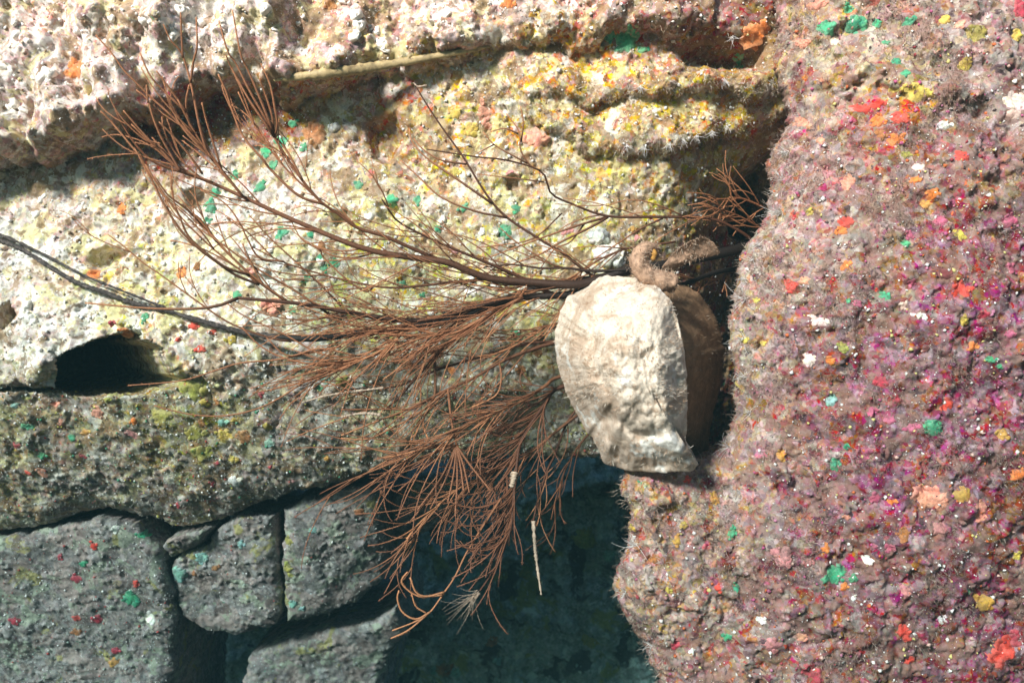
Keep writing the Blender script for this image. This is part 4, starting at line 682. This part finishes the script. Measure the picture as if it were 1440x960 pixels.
def tuft(name, layerpt, dirs, lens, rad, mat, label, cat, group=None, seed=0, colr=None):
    """a plume of curved filaments joined at one holdfast"""
    r = np.random.default_rng(seed); CO = []; F4 = []; off = 0; base = np.array(layerpt)
    for d in dirs:
        L = r.uniform(*lens); m = 6; p = base+r.normal(size=3)*1.6; pts = [p]; d = np.array(d, float); d /= np.linalg.norm(d)
        cv = r.normal(size=3)*0.14
        for k in range(m-1): d = d+cv; d[2] -= 0.02; d /= np.linalg.norm(d); pts.append(pts[-1]+d*L/(m-1))
        C = np.array(pts); T, A, B = frames(C); R = np.linspace(rad, rad*0.35, m); a = np.arange(3)/3*2*np.pi
        ring = C[:, None]+R[:, None, None]*(np.cos(a)[None, :, None]*A[:, None]+np.sin(a)[None, :, None]*B[:, None])
        CO.append(ring.reshape(-1, 3)); i = np.arange(m-1)[:, None]*3; j = np.arange(3)[None]
        F4.append(off+np.stack([i+j, i+(j+1) % 3, i+3+(j+1) % 3, i+3+j], -1).reshape(-1, 4)); off += m*3
    o = mesh_np(name, np.concatenate(CO)/1000-base/1000, np.concatenate(F4), mat); o.location = tuple(base/1000)
    tag(o, label, cat, group); return o
plume = world_pts([(672, 834, -150)])[0]
tuft('hydroid_plume', plume, [(-1+r_*0.3, -0.2, -0.85+q*0.3) for r_, q in np.random.default_rng(3).normal(size=(34, 2))], (12, 55), 0.4, m_pale, 'drifting pale feathery plume at the end of a drooping coral branch', 'hydroid', None, 5)
m_white_f = soft_mat('white_hydroid', (0.80, 0.76, 0.74), rough=0.6, var=0.15)
TG = 'white hydroid tufts along the boulder rim'
for i, (a, b, n, lab) in enumerate([(1088, 300, 26, 'largest white feathery tuft on the boulder rim by the dark gap'), (1040, 420, 20, 'white branching tuft on the boulder rim level with the shell top'), (1036, 476, 16, 'white branching tuft on the boulder rim beside the brown shell half'), (1016, 628, 16, 'white feathery tuft on the boulder rim near the shell foot'), (1060, 345, 14, None), (1040, 395, 12, None), (1038, 530, 10, None), (885, 765, 14, 'white tuft where the boulder rim notches inward over the dark void'), (870, 830, 14, None), (1092, 250, 10, None), (1098, 215, 10, None), (1044, 580, 10, None), (905, 905, 10, None), (1050, 365, 12, None)]):
    u, v, y = boulder.hit(a+9, b); r = np.random.default_rng(300+i)
    tuft('hydroid_tuft', (u-720, y-2, 480-v), [(-1+q[0]*0.5, -0.45+q[1]*0.5, 0.15+q[2]*0.5) for q in r.normal(size=(n, 3))], (12, 34) if lab else (8, 18), 0.42, m_white_f, lab or 'short white hydroid tuft on the boulder rim', 'hydroid', TG, 300+i)
for i, (a, b) in enumerate([(905, 216), (940, 210), (980, 198), (1020, 186), (880, 214), (960, 205), (1000, 194), (900, 130), (1016, 120), (1030, 60)]):
    u, v, y = wall.hit(a, b-8); r = np.random.default_rng(340+i)
    tuft('hydroid_tuft', (u-720, y-1, 480-v), [(q[0]*0.6, -0.5+q[1]*0.4, -0.8+q[2]*0.4) for q in r.normal(size=(14, 3))], (6, 16), 0.4, m_white_f, 'small whitish fringe tuft hanging from a yellowish ridge', 'hydroid', 'fringe tufts under the ridges', 340+i)

# ------------------------------------------------------------------ barnacles and white cups on the ledge and wall
m_barn = soft_mat('chalky_white', (0.82, 0.77, 0.70), rough=0.7, var=0.25, scale=300, dark=(0.30, 0.19, 0.12), darkthr=0.6)
def barn_mesh(seed):
    r = np.random.default_rng(seed); na = 10; prof = [(1.2, 0.3), (1.05, -0.2), (0.85, -0.6), (0.6, -0.85), (0.4, -0.9), (0.22, -0.75 if seed % 2 else -0.95), (0.0, -0.35)]
    co = []; f = []
    ra = 1+0.25*r.normal(size=na)
    for (q, h) in prof[:-1]:
        for i in range(na): a = i/na*2*math.pi; co.append((q*ra[i]*math.cos(a), h*(1+0.16*r.normal()), q*ra[i]*math.sin(a)))
    co.append((0, -0.5 if seed % 2 else -1.0, 0))
    for k in range(len(prof)-2):
        for i in range(na): f.append((k*na+i, k*na+(i+1) % na, (k+1)*na+(i+1) % na, (k+1)*na+i))
    t = [((len(prof)-2)*na+i, (len(prof)-2)*na+(i+1) % na, len(co)-1) for i in range(na)]
    o = mesh_np('barnacle', np.array(co)*0.001, [np.array(f), np.array(t)], m_barn); me = o.data; bpy.data.objects.remove(o); return me
bm_ = [barn_mesh(k) for k in range(5)]
def barnacle(layer, a, b, r, label, group):
    u, v, y = layer.hit(a, b); o = bpy.data.objects.new('barnacle', cr.choice(bm_)); col.objects.link(o)
    n = layer.normal(np.array([u]), np.array([v]))[0]; n = Vector((n[0]*0.5, n[1], n[2]*0.5)).normalized()
    o.rotation_mode = 'QUATERNION'; o.rotation_quaternion = Vector((0, -1, 0)).rotation_difference(n) @ Vector((0, 1, 0)).to_track_quat('Y', 'Z'); o.location = W(u, v, y); o.scale = (r, r*cr.uniform(0.7, 1.2), r)
    tag(o, label, 'barnacle', group)
for (a, b) in [(502, 22), (505, 35), (530, 45), (535, 60), (500, 50), (540, 70), (630, 20), (610, 10), (490, 20), (525, 95)]: barnacle(wall, a, b, cr.uniform(5, 8), 'white cup barnacle clustered above the tan band', 'white cups above the tan band')
for k in range(70):
    a, b = cr.uniform(0, 480), cr.uniform(0, 170)
    if b < np.interp(a, [0, 78, 180, 258, 380, 490], [185, 140, 125, 66, 95, 60])-8: barnacle(wall, a, b, 3+5.5*cr.random()**2, 'small chalky knob crusting the bright pale ledge', 'chalky knobs on the pale ledge')
for k in range(40):
    barnacle(wall, cr.uniform(0, 760), cr.uniform(265, 460), cr.uniform(3, 6.5), 'small chalky knob on the cream wall behind the coral', 'chalky knobs on the cream wall')
for (a, b, rx, ry, lb) in [(842, 332, 15, 12, 'smooth white rounded lump of growth right above the shell'), (862, 358, 24, 15, 'white lumpy growth just left of the curled flap'), (470, 180, 8, 8, 'lone white lump beside the rusty sponge')]:
    o = patch(wall, a, b, rx, ry, 'white', 'by the shell', 0.2, 10.0); o['label'] = lb; del o['group']

# ------------------------------------------------------------------ the shell
def polar_valve(name, outline, centre, yrim, ytop, power, mat, parent, rough, thick, seed, N=140):
    O = np.array(outline, float); seg = np.concatenate([O, O[:1]]); L = np.concatenate([[0], np.cumsum(np.linalg.norm(np.diff(seg, axis=0), axis=1))]); na = 720
    t = np.linspace(0, L[-1], na, endpoint=False); ox = np.interp(t, L, seg[:, 0]); oy = np.interp(t, L, seg[:, 1])
    for _ in range(10): ox = 0.25*np.roll(ox, 1)+0.5*ox+0.25*np.roll(ox, -1); oy = 0.25*np.roll(oy, 1)+0.5*oy+0.25*np.roll(oy, -1)
    cx, cy = centre; th = np.arctan2(oy-cy, ox-cx); rr = np.hypot(ox-cx, oy-cy)*(1+0.032*fbm(ox, oy, 14, 4, seed, 0.65)); k = np.argsort(th)
    g = np.linspace(-1, 1, N); A, B = np.meshgrid(g, g); R = np.maximum(np.abs(A), np.abs(B))
    with np.errstate(all='ignore'):
        ph = np.where(np.abs(A) >= np.abs(B), np.where(A == 0, 0, (math.pi/4)*B/np.where(A == 0, 1, A)), math.pi/2-(math.pi/4)*A/np.where(B == 0, 1, B))
    neg = np.where(np.abs(A) >= np.abs(B), A < 0, B < 0); TH = np.arctan2(np.sin(ph+np.where(neg, math.pi, 0)), np.cos(ph+np.where(neg, math.pi, 0)))
    RO = np.interp(TH, th[k], rr[k], period=2*math.pi); T = R
    PX = cx+T*RO*np.cos(TH); PY = cy+T*RO*np.sin(TH); yr = yrim(cx+RO*np.cos(TH), cy+RO*np.sin(TH))
    Yb = ytop+(yr-ytop)*T**power; Yf = Yb+rough(PX, PY, T); Yk = np.maximum(Yb+thick*(0.3+0.7*np.clip((1-T)*12, 0, 1)), Yf+2.5)
    def wp(Y): s = (D+Y)/D; return np.stack([(PX-720)*s, Y, -(PY-480)*s], -1).reshape(-1, 3)
    global valve_pts; valve_pts = wp(Yf).reshape(N, N, 3)
    idx = np.arange(N*N).reshape(N, N); q = np.stack([idx[:-1, :-1], idx[1:, :-1], idx[1:, 1:], idx[:-1, 1:]], -1).reshape(-1, 4)
    lp = np.concatenate([idx[0, :-1], idx[:-1, -1], idx[-1, :0:-1], idx[:0:-1, 0]]); l2 = np.roll(lp, -1)
    return mesh_np(name, np.concatenate([wp(Yf), wp(Yk)])/1000-np.array(shell.location), np.concatenate([q, q[:, ::-1]+N*N, np.stack([lp, l2, l2+N*N, lp+N*N], 1)]), mat, parent)
shell = bpy.data.objects.new('oyster_shell', None); col.objects.link(shell); shell.location = tuple(world_pts([(940, 655, -95)])[0]/1000)
tag(shell, 'large chalky white gaping oyster shell held against the boulder', 'shell')
def shell_mat():
    m, nt, b = new_mat('shell_white'); tc = nt.nodes.new('ShaderNodeTexCoord').outputs['Object']
    rg = nt.nodes.new('ShaderNodeRGB'); rg.outputs[0].default_value = (0.72, 0.60, 0.49, 1); c = rg.outputs[0]
    c = mixc(nt, ramp2(nt, noise_n(nt, tc, 16, 5, 0.7, 0.8).outputs['Fac'], 0.47, 0.62), c, (0.40, 0.27, 0.18), k=0.75)
    # darker lower-left flank: shade put into the colour
    sx = nt.nodes.new('ShaderNodeSeparateXYZ'); nt.links.new(tc, sx.inputs[0]); ad = nt.nodes.new('ShaderNodeMath'); ad.operation = 'ADD'; nt.links.new(sx.outputs[0], ad.inputs[0])
    nl = noise_n(nt, offset(nt, tc, 3), 22, 5, 0.7); ml = nt.nodes.new('ShaderNodeMath'); ml.operation = 'MULTIPLY_ADD'; ml.inputs[1].default_value = 0.14; nt.links.new(nl.outputs['Fac'], ml.inputs[0]); nt.links.new(sx.outputs[2], ml.inputs[2]); nt.links.new(ml.outputs[0], ad.inputs[1])
    inv_ = nt.nodes.new('ShaderNodeMath'); inv_.operation = 'MULTIPLY'; inv_.inputs[1].default_value = -1; nt.links.new(ad.outputs[0], inv_.inputs[0])
    c = mixc(nt, ramp2(nt, inv_.outputs[0], -0.16, 0.02), c, (0.50, 0.35, 0.27), k=0.7)
    c = mixc(nt, ramp2(nt, noise_n(nt, offset(nt, tc, 5), 60, 6, 0.75, 0.5).outputs['Fac'], 0.55, 0.68), c, (0.30, 0.17, 0.09), k=0.7)
    c = mixc(nt, ramp2(nt, noise_n(nt, offset(nt, tc, 7), 24, 3, 0.6).outputs['Fac'], 0.56, 0.64), c, (0.80, 0.78, 0.74), k=0.7)
    c = mixc(nt, ramp2(nt, noise_n(nt, offset(nt, tc, 8), 330, 3, 0.6).outputs['Fac'], 0.62, 0.70), c, (0.34, 0.17, 0.09), k=0.75)
    nt.links.new(c, b.inputs['Base Color']); b.inputs['Roughness'].default_value = 0.7; b.inputs['Specular IOR Level'].default_value = 0.25
    nb = noise_n(nt, tc, 130, 7, 0.72); bu = nt.nodes.new('ShaderNodeBump'); bu.inputs['Strength'].default_value = 0.55; bu.inputs['Distance'].default_value = 0.004; nt.links.new(nb.outputs['Fac'], bu.inputs['Height']); nt.links.new(bu.outputs[0], b.inputs['Normal'])
    return m
m_shell = shell_mat()
out1 = [(868, 388), (895, 391), (925, 402), (945, 425), (955, 455), (962, 490), (966, 530), (967, 570), (966, 600), (964, 622), (972, 636), (985, 650), (974, 662), (930, 665), (888, 662), (850, 652), (835, 620), (812, 585), (795, 550), (783, 510), (780, 470), (788, 435), (800, 415), (822, 405), (838, 393), (852, 387)]
def rim1(x, y): return -85-95*sstep(800, 965, x)+15*sstep(560, 660, y)*sstep(800, 965, x)+20*sstep(440, 390, y)
def rough1(x, y, t):
    r_ = fbm(x, y, 70, 2, 3.0)*20+fbm(x, y, 30, 3, 4.0, 0.55)*13+fbm(x, y, 9, 3, 5.0, 0.7)*3.2
    f1, _ = worley(x+fbm(x, y, 20, 2, 1.0)*8, y, 17, 3); r_ = r_-np.sqrt(np.clip(1-(f1/0.6)**2, 0, 1))*1.8*sstep(-0.1, 0.2, fbm(x, y, 40, 2, 9.0))
    ridge = -7*np.exp(-((x-(930+0.1*(y-480)))/16)**2)*sstep(660, 600, y)
    crease = 9*np.exp(-((y-(600+0.25*(x-880)+8*np.sin(x/14)))/9)**2)*sstep(800, 860, x)
    crease2 = 7*np.exp(-((x-(835+0.22*(y-480)+6*np.sin(y/17)))/7)**2)*sstep(400, 470, y)
    return (r_+ridge+crease+crease2)*np.clip((1-t)*18, 0.3, 1)
polar_valve('upper_valve', out1, (893, 520), rim1, -236, 2.2, m_shell, shell, rough1, 14, 6.0)
G = valve_pts; gN = np.cross(np.gradient(G, axis=0), np.gradient(G, axis=1)); gN /= np.linalg.norm(gN, axis=2, keepdims=True)+1e-9; gN *= -np.sign(gN[..., 1:2]+1e-9)
r = np.random.default_rng(91); n = 3600; ii = r.integers(1, G.shape[0]-1, n); jj = r.integers(1, G.shape[1]-1, n); B0 = G[ii, jj]+r.normal(size=(n, 3))*0.5; NN = gN[ii, jj]; keep = fbm(B0[:, 0], B0[:, 2], 40, 3, 5.5) > -0.12; B0, NN = B0[keep], NN[keep]; n = len(B0)
dd = NN*0.8+r.normal(size=(n, 3))*0.5; L_ = r.uniform(1.8, 5.0, n)[:, None]; P1 = B0+dd*L_*0.5; P2 = P1+(dd+r.normal(size=(n, 3))*0.6)*L_*0.5; sw = np.cross(dd, r.normal(size=(n, 3))); sw /= np.linalg.norm(sw, axis=1)[:, None]; sw *= 0.28
co = np.stack([B0-NN-sw, B0-NN+sw, P1-sw*0.8, P1+sw*0.8, P2], 1).reshape(-1, 3)/1000-np.array(shell.location); i5 = np.arange(n)*5
CC = np.array([(0.40, 0.24, 0.14), (0.55, 0.42, 0.32), (0.66, 0.58, 0.50), (0.30, 0.17, 0.10)])[r.integers(0, 4, n)]
o = mesh_np('fuzz', co, [np.stack([i5, i5+1, i5+3, i5+2], 1), np.stack([i5+2, i5+3, i5+4], 1)], m_turf, shell, attrs={'tint': np.repeat(CC, 5, 0)}); o['kind'] = 'stuff'
m_val = soft_mat('shaded_brown_shell', (0.23, 0.13, 0.07), rough=0.8, var=0.35, scale=70, dark=(0.12, 0.07, 0.04), darkthr=0.52)  # brown valve darkened: the upper valve's shade put into its colour
out2 = [(875, 396), (905, 389), (950, 392), (985, 414), (1008, 448), (1019, 490), (1015, 535), (1004, 575), (998, 604), (996, 634), (984, 654), (930, 658), (880, 640), (840, 600), (815, 540), (808, 470), (835, 415)]
polar_valve('lower_valve', out2, (925, 510), lambda x, y: 10.0+0*x, -168, 1.5, m_val, shell, lambda x, y, t: (fbm(x, y, 50, 3, 7.0)*10+fbm(x, y, 16, 4, 8.0, 0.65)*5), 9, 9.0, N=80)
m_ear = soft_mat('fuzzy_tan_flap', (0.44, 0.27, 0.18), rough=0.85, var=0.5, scale=110, dark=(0.20, 0.11, 0.07), darkthr=0.54)
def shell_tube(name, P, rad, mat, flat=1.0, sides=12, knob=0.06, seed=0, polyps=1.6):
    o = tube(name, catmull(world_pts(P), 40), 1, 1, mat, shell, sides, rad=rad, flat=flat, knob=knob, seed=seed, polyps=polyps); o.location = tuple(-x for x in shell.location); return o
ear = shell_tube('curled_flap', [(948, 398, -130), (918, 391, -138), (901, 378, -142), (897, 361, -142), (907, 350, -136), (919, 350, -126), (923, 362, -118)], [11, 13, 12, 11, 9, 7, 3], m_ear, 1.2, seed=2, sides=18, knob=0, polyps=3.0)
o = tube('flap_opening', catmull(world_pts([(918, 352, -137), (920, 358, -138), (918, 364, -137)]), 10), 4.5, 3.0, soft_mat('orange_lining', (0.55, 0.27, 0.06), var=0.4), ear, 8, knob=0.15, seed=5)
wing = [(930, 376), (948, 354), (972, 338), (990, 333), (1004, 341), (1013, 356), (1000, 361), (982, 363), (960, 373), (940, 382)]
polar_valve('wing_flap', wing, (972, 355), lambda x, y: -70-0.9*(376-y), -88, 1.6, m_ear, shell, lambda x, y, t: fbm(x, y, 16, 3, 6.0)*4, 4, 3.0, N=40)

def fuzz_on(o, n, lens, cols, seed):
    me = o.data; m = len(me.vertices); V = np.empty(m*3, np.float32); me.vertices.foreach_get('co', V); V = V.reshape(-1, 3).astype(float)*1000; N = np.array([v.normal[:] for v in me.vertices])
    r = np.random.default_rng(seed); k = r.integers(0, m, n); B = V[k]+r.normal(size=(n, 3))*0.8; Nn = N[k]; d = Nn*0.8+r.normal(size=(n, 3))*0.5; L = r.uniform(*lens, n)[:, None]
    P1 = B+d*L*0.5; P2 = P1+(d+r.normal(size=(n, 3))*0.6)*L*0.5; w = np.cross(d, r.normal(size=(n, 3))); w /= np.linalg.norm(w, axis=1)[:, None]; w *= 0.25; B = B-Nn*1.2
    co = np.stack([B-w, B+w, P1-w*0.8, P1+w*0.8, P2], 1).reshape(-1, 3)/1000; i = np.arange(n)*5; C = np.array(cols)[r.integers(0, len(cols), n)]
    f = mesh_np('fuzz', co, [np.stack([i, i+1, i+3, i+2], 1), np.stack([i+2, i+3, i+4], 1)], m_turf, o, attrs={'tint': np.repeat(C, 5, 0)}); f['kind'] = 'stuff'
FZ = [(0.42, 0.27, 0.18), (0.52, 0.37, 0.27), (0.30, 0.18, 0.11), (0.60, 0.48, 0.38)]
for ch in list(shell.children):
    if ch.name.startswith('curled_flap'): fuzz_on(ch, 1500, (2, 6), FZ, 1)
    elif ch.name.startswith('wing_flap'): fuzz_on(ch, 700, (2, 5), FZ, 2)
    elif ch.name.startswith('lower_valve'): fuzz_on(ch, 2600, (1.5, 4.5), [(0.24, 0.14, 0.08), (0.32, 0.20, 0.12), (0.16, 0.09, 0.05), (0.45, 0.34, 0.25)], 3)

# ------------------------------------------------------------------ tan band and other single pieces
m_band = soft_mat('tan_band', (0.40, 0.30, 0.15), rough=0.5, var=0.5, scale=60, dark=(0.2, 0.13, 0.07), darkthr=0.52)
P = smooth_y(lie([(385, 112), (420, 108), (460, 103), (500, 98), (540, 92), (580, 85), (620, 78), (655, 72), (688, 66)], 2), 3)
o = tube('strap', catmull(world_pts(P), 60), 1, 1, m_band, None, 10, rad=[3, 6, 7, 7, 7, 6, 5, 4, 2], flat=0.8, knob=0.12, seed=9)
tag(o, 'smooth tan strap like band lying under the pale ledge', 'band')

# ------------------------------------------------------------------ water
def haze():
    V = [(x, y, z) for x in (-2.2, 1.6) for y in (-1.75, 1.8) for z in (-2.4, 0.95)]
    F = [(0, 1, 3, 2), (4, 6, 7, 5), (0, 4, 5, 1), (2, 3, 7, 6), (0, 2, 6, 4), (1, 5, 7, 3)]
    me = bpy.data.meshes.new('haze'); me.from_pydata(V, [], F); o = bpy.data.objects.new('haze', me); col.objects.link(o)
    m = bpy.data.materials.new('sea_water'); m.use_nodes = True; nt = m.node_tree; nt.nodes.clear(); out = nt.nodes.new('ShaderNodeOutputMaterial')
    v = nt.nodes.new('ShaderNodeVolumePrincipled'); v.inputs['Color'].default_value = (0.005, 0.013, 0.015, 1); v.inputs['Density'].default_value = 0.8
    v.inputs['Absorption Color'].default_value = (0.30, 0.50, 0.53, 1)
    nt.links.new(v.outputs[0], out.inputs['Volume']); me.materials.append(m); tag(o, 'blue green sea water filling the scene', 'water', kind='stuff')
haze()
